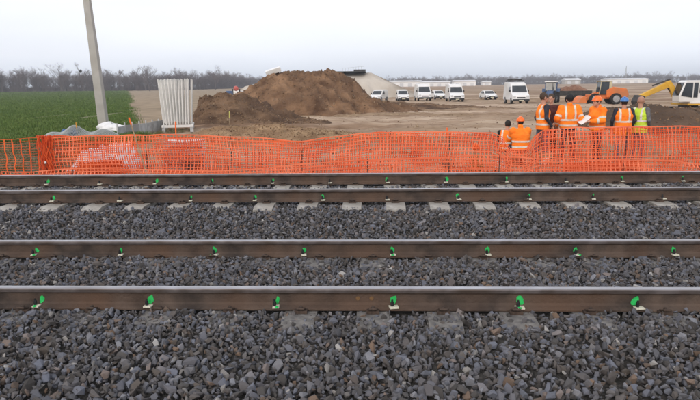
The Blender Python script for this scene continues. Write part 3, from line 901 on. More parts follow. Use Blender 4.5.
# low grey board fence running to the stack
M_BOARD = mat('weathered_grey_board', (0.30, 0.305, 0.305), (0.42, 0.425, 0.43), 4, 0.9, dirt=(0.27, 0.26, 0.25))
t = tag(empty('board_fence', (-11.22, 25.6, -0.5)), 'low fence of grey boards running up to the white panel stack', 'fence')
for i in range(7):
    f0, f1 = i / 7, (i + .94) / 7
    xa, ya, xb, yb = 0.6 * f0, 4.2 * f0, 0.6 * f1, 4.2 * f1
    hh = .50 + .05 * f0 + random.uniform(-.02, .02); tl = random.uniform(-.05, .05)
    MB().add([(xa, ya, 0), (xb, yb, 0), (xb + .05, yb, 0), (xa + .05, ya, 0), (xa + tl, ya, hh), (xb + tl, yb, hh), (xb + .05 + tl, yb, hh), (xa + .05 + tl, ya, hh)],
             [(3, 2, 1, 0), (4, 5, 6, 7), (0, 1, 5, 4), (1, 2, 6, 5), (2, 3, 7, 6), (3, 0, 4, 7)]).build('board', M_BOARD, t)
    MB().box((xa + .02, ya - .02, .3), (.05, .05, .68)).build('post', M_GALV, t)

# ------------------------------------------------------------------ cloth-like things
def sheet(name, m, fn, nu, nv, thick=0.006, parent=None):
    V = np.array([fn(i / (nu - 1), j / (nv - 1)) for j in range(nv) for i in range(nu)])
    I = np.arange(nu * nv).reshape(nv, nu)
    F = np.stack([I[:-1, :-1].ravel(), I[:-1, 1:].ravel(), I[1:, 1:].ravel(), I[1:, :-1].ravel()], 1)
    o = link(name, np_mesh(name, V, F, True), parent, m)
    md = o.modifiers.new('thickness', 'SOLIDIFY'); md.thickness = thick
    return o
F1 = lambda x, y, s, o_=4: float(fbm(np.array(x), np.array(y), s, o_))
M_TARP = mat('white_tarp', (0.70, 0.70, 0.71), (0.80, 0.80, 0.81), 3, 0.5)
def bag(u, v):
    a = 2 * math.pi * u; e_ = math.pi * (v - .5) * .98
    r = 1 + .22 * F1(3 * math.cos(a) + 5, 3 * math.sin(a) + 4 * v, 4) + .08 * F1(9 * math.cos(a), 9 * v + 3 * math.sin(a), 6)
    return (.66 * r * math.cos(a) * math.cos(e_), .5 * r * math.sin(a) * math.cos(e_), .26 + .27 * r * math.sin(e_) * (1 - .25 * math.cos(a)))
o = sheet('tarp_bundle', M_TARP, bag, 60, 32)
o.location = (-12.45, 27.9, -0.5); tag(o, 'crumpled white tarp bundle lying at the foot of the concrete pole', 'tarp')

M_GNET = mat('grey_debris_net', (0.34, 0.36, 0.36), (0.46, 0.48, 0.48), 2, 0.9)
def gnet(u, v):
    x = -1.75 + 3.5 * u; y = -.7 + 1.4 * v
    ridge = .62 * math.exp(-((x + .25) / .55) ** 2) + .30 * math.exp(-((x + 1.2) / .4) ** 2) + .44 * math.exp(-((x - 1.0) / .55) ** 2)
    z = ridge * (1 - abs(2 * v - 1) ** 1.4) + .05 * F1(x * 2, y * 2, 8) + .02
    return (x, y, max(z, .01 + .02 * F1(x * 5, y * 5, 9)))
o = sheet('debris_net', M_GNET, gnet, 64, 30, .01)
o.modifiers.clear(); wm = o.modifiers.new('weave', 'WIREFRAME'); wm.thickness = .022; wm.use_even_offset = False
o.location = (-12.2, 24.3, -0.46); tag(o, 'grey debris netting draped in a low tent left of the white tarp', 'netting')
M_BLUE = mat('blue_tarp', (0.05, 0.11, 0.24), (0.08, 0.16, 0.32), 6, 0.6)
def crum(a_, b_, h_, s):
    def fn(u, v):
        x, y = (u - .5) * a_, (v - .5) * b_
        ed = (1 - abs(2 * u - 1) ** 5) * (1 - abs(2 * v - 1) ** 4)
        return (x + .06 * F1(v * 4, u * 4, s + 2), y + .06 * F1(u * 4, v * 4, s + 5), .02 + ed * h_ * (.75 + .7 * F1(u * 4, v * 4, s)) + .04 * abs(F1(u * 11, v * 11, s + 1)))
    return fn
o = sheet('blue_tarp', M_BLUE, crum(.8, .6, .5, 3), 30, 24); o.location = (-12.95, 24.9, -0.46); tag(o, 'small crumpled blue tarp peeping out behind the grey netting', 'tarp')
M_PLAST = mat('pale_plastic_film', (0.55, 0.53, 0.54), (0.72, 0.70, 0.71), 5, 0.35, spec=0.5, alpha=0.9)
o = sheet('plastic_sheet', M_PLAST, crum(1.75, 1.1, .66, 14), 60, 44); o.location = (-6.95, 15.2, -0.45); tag(o, 'heap of whitish crumpled plastic film behind the left part of the mesh', 'plastic sheet')

# stacked slabs on a pallet behind the mesh
M_SLAB = mat('pale_slab', (0.56, 0.52, 0.48), (0.70, 0.66, 0.62), 8, 0.9, bump=.2, bscale=30)
M_WOOD = mat('raw_timber', (0.30, 0.215, 0.13), (0.42, 0.32, 0.21), 6, 0.85, bump=.2, bscale=40)
t = tag(empty('pallet', (-4.62, 14.25, -0.46), R(4)), 'wooden pallet under the pale slabs behind the mesh fence', 'pallet')
for yy in (-.32, 0, .32): MB().box((0, yy, .045), (1.0, .09, .09)).build('runner', M_WOOD, t)
for xx in (-.42, -.21, 0, .21, .42): MB().box((xx, 0, .102), (.13, .76, .022)).build('deck_board', M_WOOD, t)
for i, nm in enumerate(('bottom', 'second lowest', 'second highest', 'top')):
    o = MB().box((0, 0, .078), (.92 - .02 * i, .6, .155)).build('concrete_slab', M_SLAB, None, .012)
    o.location = (-4.62 + random.uniform(-.03, .03), 14.25, -0.343 + i * .185); o.rotation_euler = (0, R(random.uniform(-.4, .4)), R(4 + random.uniform(-4, 4)))
    tag(o, 'pale concrete slab behind the mesh, %s of its stack' % nm, 'slab', 'pale slabs stacked on the pallet')
def twig_bush(loc, seed, lab, hgt=.5, n=70):
    t = tag(empty('dry_bush', loc), lab, 'bush'); rg = random.Random(seed); a = MB(); b = MB()
    for i in range(n):
        an = rg.uniform(0, 6.28); p = Vector((.05 * math.cos(an), .05 * math.sin(an), 0)); d = Vector((math.cos(an) * rg.uniform(.2, .9), math.sin(an) * rg.uniform(.2, .9), 1)).normalized()
        l = hgt * rg.uniform(.6, 1.1); q = p + d * l * .5; e2 = q + (d + Vector((rg.gauss(0, .4), rg.gauss(0, .4), 0))).normalized() * l * .5
        a.tube([p, q, e2], [.008, .006, .003], 3, cap=False)
        for k_ in range(3):
            s = q.lerp(e2, rg.random()); b.tube([s, s + Vector((rg.gauss(0, .1), rg.gauss(0, .1), rg.uniform(0, .14)))], .003, 3, cap=False)
    a.build('stem', M_BARK, t); b.build('twig', M_BARK, t)
twig_bush((-4.3, 13.85, -.45), 5, 'dark dry bush in front of the pale slab stack behind the mesh')
twig_bush((1.75, 14.4, -.45), 9, 'low dry bush behind the mesh left of the seated worker', .35, 40)

# ------------------------------------------------------------------ stakes
M_ORT = mat('orange_marker_paint', (0.85, 0.13, 0.02), (0.95, 0.19, 0.04), 20, 0.6)
M_YEL = mat('yellow_green_paint', (0.55, 0.55, 0.14), (0.65, 0.62, 0.2), 20, 0.7)
def stake(a, b, lab, tip=M_ORT, r=.018, tl=.16, base=M_WOOD):
    a, b = Vector(a), Vector(b); d = b - a
    t = tag(empty('marker_stake', a), lab, 'stake')
    k_ = 1 - tl / d.length
    MB().tube([(0, 0, 0), d * k_], r, 6).build('shaft', base, t); MB().tube([d * k_, d], r * 1.35, 6).build('painted_tip', tip, t)
stake((-5.02, 12.9, -.48), (-5.37, 12.9, .98), 'tall leaning stake with orange tip left of the white panel stack', r=.013)
stake((-8.12, 24.0, -.5), (-8.10, 24.0, .28), 'short stake with a pinkish orange tip before the right foot of the panel stack', tl=.5, r=.02)
stake((-8.12, 33.0, -.62), (-8.08, 33.0, .32), 'stake with yellowish tip in front of the smaller soil heap', M_YEL, .025, .35)
stake((-12.25, 24.1, -.5), (-12.24, 24.1, .28), 'short stake with ochre tip sticking out of the grey netting', mat('ochre_paint', (0.6, 0.28, 0.04), (0.7, 0.35, 0.06), 20), .018, .2)
stake((1.62, 13.9, -.45), (1.62, 13.9, .63), 'thin stake with red tip right of the middle of the mesh fence', M_ORT, .011, .2)
t = tag(empty('grassy_marker', (2.39, 14.6, -.45)), 'orange cap on a peg among green weeds behind the mesh', 'marker')
MB().tube([(0, 0, -.05), (0, 0, .5)], .014, 6).build('peg', M_WOOD, t)
MB().lathe([(.50, .085), (.53, .10), (.60, .085), (.65, .04), (.66, .01)], (0, 0, 0), 'Z', 14).build('orange_cap', M_ORT, t, smooth=True)
gw = rand_mat('weed_green', [(0, (0.10, 0.15, 0.03)), (1, (0.17, 0.22, 0.06))], .8, 0, 5, .1)
wd = link('weed', blade_tuft('weed', 3, gw, 60, .42, .2, .6), t)

# ------------------------------------------------------------------ orange mesh fence
def net_mat(name, c, c2):
    m = mat(name, c, c2, 1.5, 0.55, spec=0.3)
    b = m.node_tree.nodes['Principled BSDF']
    return m
M_NET = net_mat('orange_plastic_mesh', (0.64, 0.072, 0.013), (0.82, 0.145, 0.032))
M_NET2 = net_mat('faded_orange_mesh', (0.78, 0.135, 0.05), (0.90, 0.24, 0.12))
def net(name, m, ztop, zbot, yline, x0, x1, cell, wv, wh, seed, rows, wav=.1, slump=.0, th=.004):
    """orange barrier mesh: vertical strands every cell metres, rows of horizontal strands"""
    us = np.arange(x0, x1, cell); nU = len(us); nV = rows + 1
    U, T = np.meshgrid(us, np.linspace(0, 1, nV))
    zt = ztop(U); zb = zbot(U)
    sag = .05 * fbm(U * .9, T * 1.5, seed, 4) + slump * fbm(U * .35, T * .9, seed + 4, 3)
    X = U + .07 * fbm(U * .6, T * 2, seed + 9, 3) + .02 * fbm(U * 3, T * 6, seed + 2, 2)
    Y = yline(U) + wav * fbm(U * .7, T * 1.6, seed + 13, 4) + .35 * wav * np.sin(T * 9 + U * 2.0) * fbm(U * .5, T, seed + 3, 2)
    Z = zb + (zt - zb) * T + sag * (T ** .7)
    P = np.stack([X, Y, Z], 2)
    V = []; F = []
    def strip(P_, wdir, w):                        # P_ (n,3) line of nodes, boxes of width w and thickness th
        k0 = len(V); n = len(P_)
        for p in P_:
            for s, q in ((-1, -1), (1, -1), (1, 1), (-1, 1)):
                V.append((p[0] + wdir[0] * s * w / 2, p[1] + q * th / 2, p[2] + wdir[1] * s * w / 2))
        for i in range(n - 1):
            for k in range(4):
                F.append((k0 + 4 * i + k, k0 + 4 * i + (k + 1) % 4, k0 + 4 * i + 4 + (k + 1) % 4, k0 + 4 * i + 4 + k))
    for i in range(nU): strip(P[:, i], (1, 0), wv)
    for j in range(nV): strip(P[j] + np.array([0, -th, 0]), (0, 1), wh * (1.7 if j in (0, nV - 1) else 1))
    return np_mesh(name, V, F), P
def curve(pts):
    a = np.array([p[0] for p in pts]); b = np.array([p[1] for p in pts])
    return lambda x: np.interp(x, a, b)
zt_rear = curve([(-7.84, .51), (-7.27, .54), (-6.33, .55), (-5.4, .53), (-4.47, .54), (-3.44, .53), (-2.41, .46), (-1.73, .39), (-1.05, .46), (-.26, .55), (.53, .57), (1.64, .55), (2.6, .53), (2.86, .40), (2.98, .16), (3.36, .14), (3.52, .42), (3.7, .56), (4.49, .61), (5.36, .63), (6.22, .64), (7.07, .63), (14, .6)])
zt_front = curve([(-7, -.05), (-4.7, .04), (-2.5, .0), (-.92, .10), (.85, .19), (2.0, .21), (3.16, .16), (4.31, .13), (5.07, .11), (6.2, .02), (12, .0)])
t = tag(empty('mesh_fence', (0, 0, 0)), 'long orange plastic mesh fence across the site, behind the seated worker', 'mesh fence')
me, P = net('net', M_NET2, zt_rear, lambda x: x * 0 - .46, lambda x: 13.5 + .12 * np.sin(x * .8), -7.75, 10.5, .084, .018, .014, 3, 12, .16)
link('net', me, t, M_NET2)
me, P = net('net', M_NET, lambda x: zt_rear(x) - .02 - .05 * np.sin(x * 1.7) ** 2, lambda x: x * 0 - .46, lambda x: 13.66 + .12 * np.sin(x * .8), -7.7, 10.5, .052, .0175, .0135, 31, 20, .12, .03)
link('net', me, t, M_NET)
for x in (-7.7, -5.35, -3.3, -1.7, .3, 1.64, 3.7, 5.5, 7.4, 9.4):
    zz = float(zt_rear(x)); MB().tube([(x, 13.56 + .12 * math.sin(x * .8), -.75), (x + random.uniform(-.03, .03), 13.56 + .12 * math.sin(x * .8), zz + .02)], .010, 6).build('stake', M_CLIP, t)
t2 = tag(empty('sagging_mesh', (0, 0, 0)), 'lower sagging strip of orange mesh in front of the seated worker, behind the farthest rail', 'mesh fence')
me, P = net('net', M_NET2, zt_front, lambda x: x * 0 - .47, lambda x: 11.75 + .15 * np.sin(x * .6 + 1), -7.6, 9.5, .084, .017, .013, 8, 8, .14, .05)
link('net', me, t2, M_NET2)
for x in (-6.2, -3.0, -.2, 2.4, 4.8, 7.4): MB().tube([(x, 11.85, -.7), (x + .02, 11.85, float(zt_front(x)) + .03)], .009, 6).build('stake', M_CLIP, t2)
# wide-meshed stretched piece at the left
t3 = tag(empty('stretched_mesh', (0, 0, 0)), 'thin stretched orange mesh with wide gaps at the left end of the fence', 'mesh fence')
me, P = net('net', M_NET, curve([(-11, .48), (-9.2, .5), (-8.5, .51), (-7.5, .53)]), lambda x: x * 0 - .46, lambda x: 13.2 + x * 0, -10.8, -7.55, .185, .026, .006, 15, 17, .05)
link('net', me, t3, M_NET)
for x in (-10.7, -9.1): MB().tube([(x, 13.24, -.75), (x, 13.24, .55)], .010, 6).build('stake', M_CLIP, t3)
# bunched mesh: gathered at the post, crumpled behind the fence
def bunch(name, lab, x0, x1, yc, zc, ry, rz, seed, turns=3.2):
    th = np.linspace(0, turns * 2 * math.pi, int(turns * 26)); us = np.arange(x0, x1, .07)
    U, T = np.meshgrid(us, th)
    rr = .35 + .65 * T / T.max() + .25 * fbm(U * 3, T * .6, seed, 3)
    Y = yc + ry * rr * np.cos(T); Z = zc + rz * rr * np.sin(T) + .05 * fbm(U * 2, T * .3, seed + 5, 3)
    X = U + .06 * fbm(U * 3, T, seed + 8, 2)
    Z = np.maximum(Z, base_z(X, Y) + .01)
    P = np.stack([X, Y, Z], 2); V = []; F = []
    for j in range(0, len(th)):
        k0 = len(V)
        for i in range(len(us)):
            p = P[j, i]
            V.extend([(p[0], p[1], p[2] - .012), (p[0], p[1], p[2] + .012)])
        if j % 2 == 0:
            for i in range(len(us) - 1): F.append((k0 + 2 * i, k0 + 2 * i + 2, k0 + 2 * i + 3, k0 + 2 * i + 1))
    for i in range(len(us)):
        k0 = len(V)
        for j in range(len(th)):
            p = P[j, i]; V.extend([(p[0] - .012, p[1], p[2]), (p[0] + .012, p[1], p[2])])
        for j in range(len(th) - 1): F.append((k0 + 2 * j, k0 + 2 * j + 2, k0 + 2 * j + 3, k0 + 2 * j + 1))
    o = link(name, np_mesh(name, V, F), None, M_NET)
    md = o.modifiers.new('thickness', 'SOLIDIFY'); md.thickness = .004
    return tag(o, lab, 'mesh roll', 'bundles of spare orange mesh')
bunch('mesh_roll', 'crumpled roll of orange mesh lying behind the fence at its left end', -7.3, -6.2, 14.3, -.28, .2, .16, 4, 2.0)
bunch('mesh_roll', 'loose roll of orange mesh on the ground right of the seated worker', 4.4, 6.2, 14.2, -.33, .2, .12, 12, 2.0)
o = tag(empty('gathered_mesh', (-7.62, 13.42, -.46)), 'dense orange gathered mesh at the post where the left fence ends', 'mesh bundle')
rg = random.Random(4); mb = MB()
for i in range(26):
    x0 = rg.uniform(-.12, .14); y0 = rg.uniform(-.07, .07); pts = []
    for k_ in range(9): pts.append((x0 + .04 * math.sin(k_ * 1.3 + i) + .02 * k_ / 9 * (4 - i % 8), y0 + .03 * math.cos(k_ + i), k_ / 8 * 1.03))
    mb.tube(pts, .012, 4)
mb.build('strand', M_NET, o)
MB().tube([(.0, .08, -.25), (-.01, .08, 1.0)], .02, 6).build('post', M_WOOD, o)
MB().box((.04, -.09, .42), (.05, .01, .05)).build('tag', M_TARP, o)

# ------------------------------------------------------------------ people
def surface_net(d, org, h):
    """quads of the zero surface of grid d, vertices averaged from edge crossings"""
    s = d < 0
    nx, ny, nz = d.shape
    acc = np.zeros((nx - 1, ny - 1, nz - 1, 3)); cnt = np.zeros((nx - 1, ny - 1, nz - 1))
    corners = [(i, j, k) for i in (0, 1) for j in (0, 1) for k in (0, 1)]
    def g(c): return d[c[0]:nx - 1 + c[0], c[1]:ny - 1 + c[1], c[2]:nz - 1 + c[2]]
    for a in corners:
        for ax in range(3):
            if a[ax] == 1: continue
            b = list(a); b[ax] = 1
            da, db = g(a), g(b)
            x = (da < 0) != (db < 0)
            t = np.where(x, da / np.where(da == db, 1, da - db), 0)
            for q in range(3): acc[..., q] += np.where(x, a[q] + (t if q == ax else 0), 0)
            cnt += x
    act = cnt > 0
    idx = np.full(act.shape, -1); idx[act] = np.arange(act.sum())
    ii = np.argwhere(act)
    V = org + (ii + acc[act] / cnt[act][:, None]) * h
    F = []
    for ax in range(3):
        o1, o2 = (ax + 1) % 3, (ax + 2) % 3
        sl0 = [slice(None)] * 3; sl1 = [slice(None)] * 3
        sl0[ax] = slice(0, -1); sl1[ax] = slice(1, None)
        ch = s[tuple(sl0)] != s[tuple(sl1)]
        pos = np.argwhere(ch)
        ok = (pos[:, o1] > 0) & (pos[:, o2] > 0) & (pos[:, o1] < d.shape[o1] - 1) & (pos[:, o2] < d.shape[o2] - 1)
        pos = pos[ok]
        ins = s[tuple(pos.T)]
        e1 = np.zeros(3, int); e1[o1] = 1; e2 = np.zeros(3, int); e2[o2] = 1
        q = [idx[tuple(p.T)] for p in (pos - e1 - e2, pos - e2, pos, pos - e1)]
        q = np.stack(q, 1)
        q[~ins] = q[~ins][:, ::-1]
        F.append(q)
    return V, np.concatenate(F)

class Sdf:
    def __init__(s, lo, hi, h=.009):
        s.h = h; s.lo = np.array(lo, float)
        n = np.ceil((np.array(hi) - s.lo) / h).astype(int) + 1
        s.ax = [s.lo[i] + np.arange(n[i]) * h for i in range(3)]
        s.d = np.full(n, .5); s.tag = np.zeros(n, np.int8); s.raw = np.full(n, .5)
    def _box(s, lo, hi):
        sl = []
        for i in range(3):
            a = max(int((lo[i] - s.lo[i]) / s.h) - 1, 0); b = min(int((hi[i] - s.lo[i]) / s.h) + 2, len(s.ax[i]))
            sl.append(slice(a, max(b, a)))
        return tuple(sl)
    def _merge(s, sl, v, t, k):
        if v.size == 0: return
        a = s.d[sl]
        hh = np.clip(.5 + .5 * (a - v) / k, 0, 1)
        s.d[sl] = a * (1 - hh) + v * hh - k * hh * (1 - hh)
        r = s.raw[sl]; m = v < r
        s.tag[sl] = np.where(m, t, s.tag[sl]); s.raw[sl] = np.where(m, v, r)
    def cap(s, a, b, ra, rb, t, k=.03, sx=1.0, sy=1.0):
        a, b = np.array(a, float), np.array(b, float)
        R_ = max(ra, rb) * max(sx, sy, 1) + .07
        sl = s._box(np.minimum(a, b) - R_, np.maximum(a, b) + R_)
        X, Y, Z = np.meshgrid(*[s.ax[i][sl[i]] for i in range(3)], indexing='ij')
        sc = np.array([1 / sx, 1 / sy, 1.0])
        A, B = a * sc, b * sc
        P = np.stack([X * sc[0], Y * sc[1], Z], -1)
        ab = B - A
        u = np.clip(((P - A) @ ab) / max(ab @ ab, 1e-9), 0, 1)
        v = np.linalg.norm(P - A - u[..., None] * ab, axis=-1) - (ra + (rb - ra) * u)
        s._merge(sl, v, t, k)
    def ell(s, c, r, t, k=.02):
        c, r = np.array(c, float), np.array(r, float)
        sl = s._box(c - r - .05, c + r + .05)
        X, Y, Z = np.meshgrid(*[s.ax[i][sl[i]] for i in range(3)], indexing='ij')
        q = np.sqrt(((X - c[0]) / r[0]) ** 2 + ((Y - c[1]) / r[1]) ** 2 + ((Z - c[2]) / r[2]) ** 2)
        s._merge(sl, (q - 1) * r.min(), t, k)
    def cut_below(s, z):
        Z = s.ax[2][None, None, :]
        s.d = np.maximum(s.d, z - Z)
    def wrinkle(s, amp, fr, seed):
        m = np.abs(s.d) < .04
        i, j, k = np.nonzero(m)
        X, Y, Z = s.ax[0][i], s.ax[1][j], s.ax[2][k]
        s.d[m] += amp * (fbm(X * fr + Y * fr * .7, Z * fr, seed, 3) + .5 * fbm(Y * fr * 1.7 + 3, Z * fr * 1.3 + X * 4, seed + 5, 2))
    def mesh(s):
        V, F = surface_net(s.d, s.lo, s.h)
        ijk = np.clip(np.round((V - s.lo) / s.h).astype(int), 0, np.array(s.d.shape) - 1)
        return V, F, s.tag[tuple(ijk.T)]

SKIN, HAIR, TROU, SLEEVE, SHOE = 0, 1, 2, 3, 4
M_SKIN = mat('skin', (0.46, 0.25, 0.175), (0.52, 0.30, 0.215), 12, 0.55)
M_HAIRB = mat('brown_hair', (0.045, 0.030, 0.02), (0.08, 0.052, 0.035), 40, 0.7, bump=.3)
M_HAIRK = mat('dark_hair', (0.015, 0.013, 0.012), (0.03, 0.025, 0.022), 40, 0.7, bump=.3)
M_BUZZ = mat('shaved_scalp', (0.37, 0.205, 0.15), (0.43, 0.25, 0.185), 20, 0.55)
M_NAVY = mat('dark_navy_cloth', (0.022, 0.026, 0.040), (0.040, 0.045, 0.062), 14, 0.9)
M_BLACKC = mat('black_cloth', (0.014, 0.014, 0.016), (0.03, 0.029, 0.031), 14, 0.9)
M_JEANS = mat('blue_jeans', (0.075, 0.09, 0.13), (0.13, 0.15, 0.20), 14, 0.9)
M_GREYC = mat('grey_cloth', (0.10, 0.105, 0.115), (0.155, 0.16, 0.17), 14, 0.9)
M_BOOT = mat('work_boot', (0.04, 0.032, 0.026), (0.08, 0.065, 0.05), 20, 0.8)
M_BOOTW = mat('dusty_pale_boot', (0.40, 0.37, 0.33), (0.55, 0.52, 0.47), 20, 0.8)
M_HIVIS = mat('hi_vis_orange', (0.95, 0.20, 0.012), (1.0, 0.29, 0.025), 5, 0.8, bump=.4, bscale=14, dirt=(.88, .18, .015))
M_HIVISY = mat('hi_vis_yellow', (0.46, 0.66, 0.035), (0.56, 0.76, 0.07), 5, 0.75)
M_REFL = mat('reflective_tape', (0.58, 0.55, 0.48), (0.76, 0.74, 0.68), 9, 0.45)
M_HELO = mat('orange_helmet', (0.88, 0.15, 0.012), (0.92, 0.18, 0.02), 5, 0.35, spec=.5)
M_HELB = mat('blue_helmet', (0.045, 0.17, 0.46), (0.06, 0.20, 0.52), 5, 0.35, spec=.5)

def extract(name, V, F, keep, off, m, parent):
    """raised copy of some faces of a garment (sewn-on tape)"""
    n = np.zeros_like(V)
    fn = np.cross(V[F[:, 1]] - V[F[:, 0]], V[F[:, 2]] - V[F[:, 0]])
    for k in range(4): np.add.at(n, F[:, k], fn)
    n /= np.maximum(np.linalg.norm(n, axis=1), 1e-12)[:, None]
    Fk = F[keep]
    if len(Fk) == 0: return None
    used = np.unique(Fk); re = np.full(len(V), -1); re[used] = np.arange(len(used))
    o = link(name, np_mesh(name, V[used] + n[used] * off, re[Fk], True), parent, m)
    return o

def person(lab, loc, rz, hgt, pose, garment, gmat, sleeve, trousers, hair, helmet=None, boots=M_BOOT, grp='workers in hi-vis clothing', build=1.0, cap=None, seed=1, hem=None, vstripes=True):
    """faces -Y in its own space; pose gives elbows, wrists, knees, ankles, pelvis, chest, neck, head"""
    root = tag(empty('person', loc, rz, scale=hgt / 1.78), lab, 'person', grp)
    p = dict(pelvis=(0, 0, .95), chest=(0, 0, 1.30), neck=(0, .005, 1.50), head=(0, -.015, 1.655), sh=((-.195, 0, 1.43), (.195, 0, 1.43)),
             el=((-.26, .02, 1.14), (.26, .02, 1.14)), wr=((-.25, -.10, .90), (.25, -.10, .90)), hip=((-.095, 0, .92), (.095, 0, .92)),
             kn=((-.11, -.01, .50), (.11, -.01, .50)), an=((-.12, .03, .09), (.12, .03, .09)), yaw=0.0)
    p.update(pose)
    allp = np.array([p['pelvis'], p['chest'], p['neck'], p['head'], *p['sh'], *p['el'], *p['wr'], *p['hip'], *p['kn'], *p['an']])
    lo = allp.min(0) - [.3, .34, .16]; hi = allp.max(0) + [.3, .34, .24]
    lo[2] = max(lo[2], -.03)
    B = Sdf(lo, hi, .0085)
    pel, ch, nk, hd = [np.array(p[k]) for k in ('pelvis', 'chest', 'neck', 'head')]
    bl = build
    B.cap(pel, ch, .118 * bl, .125 * bl, SLEEVE, .04, 1.38, 1.0)
    B.cap(ch, ch + (nk - ch) * .55, .12 * bl, .075, SLEEVE, .04, 1.5, 1.0)
    B.cap(pel + [0, 0, .02], pel - [0, 0, .07], .112 * bl, .10 * bl, TROU, .04, 1.42, 1.1)
    B.cap(nk - [0, 0, .05], hd - [0, -.02, .06], .058, .055, SKIN, .025)
    for i, s in enumerate((-1, 1)):
        sh, el, wr = [np.array(p[k][i]) for k in ('sh', 'el', 'wr')]
        B.cap(ch + (nk - ch) * .45 + [s * .06, 0, 0], sh, .07, .066, SLEEVE, .04)
        B.cap(sh, el, .060 * bl, .046, SLEEVE, .03); B.cap(el, wr, .045, .032, SLEEVE, .025)
        hip, kn, an = [np.array(p[k][i]) for k in ('hip', 'kn', 'an')]
        B.cap(hip, kn, .092 * bl, .066, TROU, .035); B.cap(kn, an, .066, .050, TROU, .03)
        B.cap(an + [0, .03, -.035], an + [s * .02, -.15, -.045], .048, .042, SHOE, .02)
        # hand: palm, four fingers of different lengths, thumb from the side of the palm
        d = wr - el; d /= np.linalg.norm(d)
        side = np.cross(d, [0, 0, 1.0]); side = side / max(np.linalg.norm(side), 1e-6) if np.linalg.norm(side) > .15 else np.array([s * 1.0, 0, 0])
        nrm = np.cross(side, d)
        pc = wr + d * .055
        B.cap(wr, pc + d * .02, .027, .030, SKIN, .02)
        for q, (off, ln) in enumerate(((-.030, .062), (-.010, .074), (.010, .070), (.028, .052))):
            a = pc + d * .035 + side * off; b = a + d * ln * .55 - nrm * .006; c = b + d * ln * .35 - nrm * .03
            B.cap(a, b, .0105, .0100, SKIN, .006); B.cap(b, c, .0100, .0092, SKIN, .006)
        a = wr + d * .03 - side * .022; b = a - side * .03 + d * .028; c = b + d * .03 - nrm * .012
        B.cap(a, b, .013, .0115, SKIN, .008); B.cap(b, c, .0115, .010, SKIN, .006)
    # head: skull, jaw, nose, brow, ears, hair (turned by yaw)
    cy, sy = math.cos(p['yaw']), math.sin(p['yaw'])
    def hp_(x, y, z): return hd + np.array([cy * x - sy * y, sy * x + cy * y, z])
    B.ell(hp_(0, .012, .022), (.078, .095, .098), HAIR, .02)
    B.ell(hp_(0, -.022, -.030), (.064, .074, .085), SKIN, .02)
    B.cap(hp_(0, -.088, .012), hp_(0, -.108, -.022), .011, .014, SKIN, .012)
    B.cap(hp_(-.03, -.082, .026), hp_(.03, -.082, .026), .012, .012, SKIN, .012)
    B.cap(hp_(-.018, -.088, -.062), hp_(.018, -.088, -.062), .009, .009, SKIN, .01)
    B.ell(hp_(0, -.075, -.095), (.026, .022, .02), SKIN, .015)
    for s in (-1, 1):
        B.ell(hp_(s * .078, .012, -.012), (.013, .022, .032), SKIN, .006)
        B.cap(hp_(s * .029, -.085, .002), hp_(s * .031, -.087, .002), .010, .010, SKIN, .004)
    B.ell(hp_(0, .03, .035), (.083, .088, .094), HAIR, .015)
    V, F, T = B.mesh()
    ft = T[F[:, 0]]
    body = link('body', np_mesh('body', V, F, True, ft), root, [M_SKIN, hair, trousers, sleeve, boots])
    # eyes and mouth
    for s in (-1, 1):
        MB().lathe([(-.004, .001), (-.002, .006), (.002, .006)], tuple(hp_(s * .030, -.094, .003)), 'Y', 8).build('eye', M_BLACKC, root)
    # garment
    J = Sdf(lo, hi, .0095)
    th = .026 if garment == 'jacket' else .016
    lowz = hem if hem is not None else pel[2] - .12
    J.cap(pel - [0, 0, .10], ch, .118 * bl + th + .008, .125 * bl + th, 1, .05, 1.40, 1.05)
    J.cap(ch, ch + (nk - ch) * .5, .122 * bl + th, .080 + th * .6, 1, .05, 1.5, 1.05)
    for i, s in enumerate((-1, 1)):
        sh, el, wr = [np.array(p[k][i]) for k in ('sh', 'el', 'wr')]
        if garment == 'jacket':
            J.cap(ch + (nk - ch) * .45 + [s * .06, 0, 0], sh, .072 + th * .7, .068 + th * .8, 1, .05)
            J.cap(sh, el, .062 * bl + th, .052 + th * .9, 2, .035); J.cap(el, el + (wr - el) * .96, .050 + th, .038 + th * .7, 2, .03)
        else:
            J.cap(ch + (nk - ch) * .45 + [s * .05, 0, 0], ch + (nk - ch) * .45 + (sh - (ch + (nk - ch) * .45)) * .72, .074 + th * .7, .070 + th * .6, 1, .04)
    if garment == 'jacket': J.cap(nk - [0, 0, .05], nk + [0, .005, .035], .068, .072, 1, .03)
    J.wrinkle(.013, 6.5, seed); J.wrinkle(.005, 19, seed + 3)
    J.cut_below(lowz)
    V, F, T = J.mesh()
    gar = link('jacket' if garment == 'jacket' else 'vest', np_mesh('garment', V, F, True), root, gmat)
    fc = V[F].mean(1); tg = T[F[:, 0]]
    z = fc[:, 2]; L = ch[2] - pel[2]
    tors = tg == 1
    b1 = pel[2] + L * .13; b2 = pel[2] + L * .55
    keep = tors & ((np.abs(z - b1) < .024) | (np.abs(z - b2) < .024))
    if vstripes:
        top = nk[2] + .0
        keep |= tors & (np.abs(np.abs(fc[:, 0] - pel[0]) - .115) < .026) & (z > b2) & (z < top)
    if garment == 'jacket':
        for i in range(2):
            sh, el, wr = [np.array(p[k][i]) for k in ('sh', 'el', 'wr')]
            d = wr - el; l = np.linalg.norm(d); u = ((fc - el) @ d) / l
            near = np.linalg.norm(fc - el - np.outer(np.clip(u, 0, l), d / l), axis=1) < .1
            keep |= (tg == 2) & near & (np.abs(u - l * .45) < .026)
            d = el - sh; l = np.linalg.norm(d); u = ((fc - sh) @ d) / l
            near = np.linalg.norm(fc - sh - np.outer(np.clip(u, 0, l), d / l), axis=1) < .12
            keep |= (tg == 2) & near & (np.abs(u - l * .72) < .026)
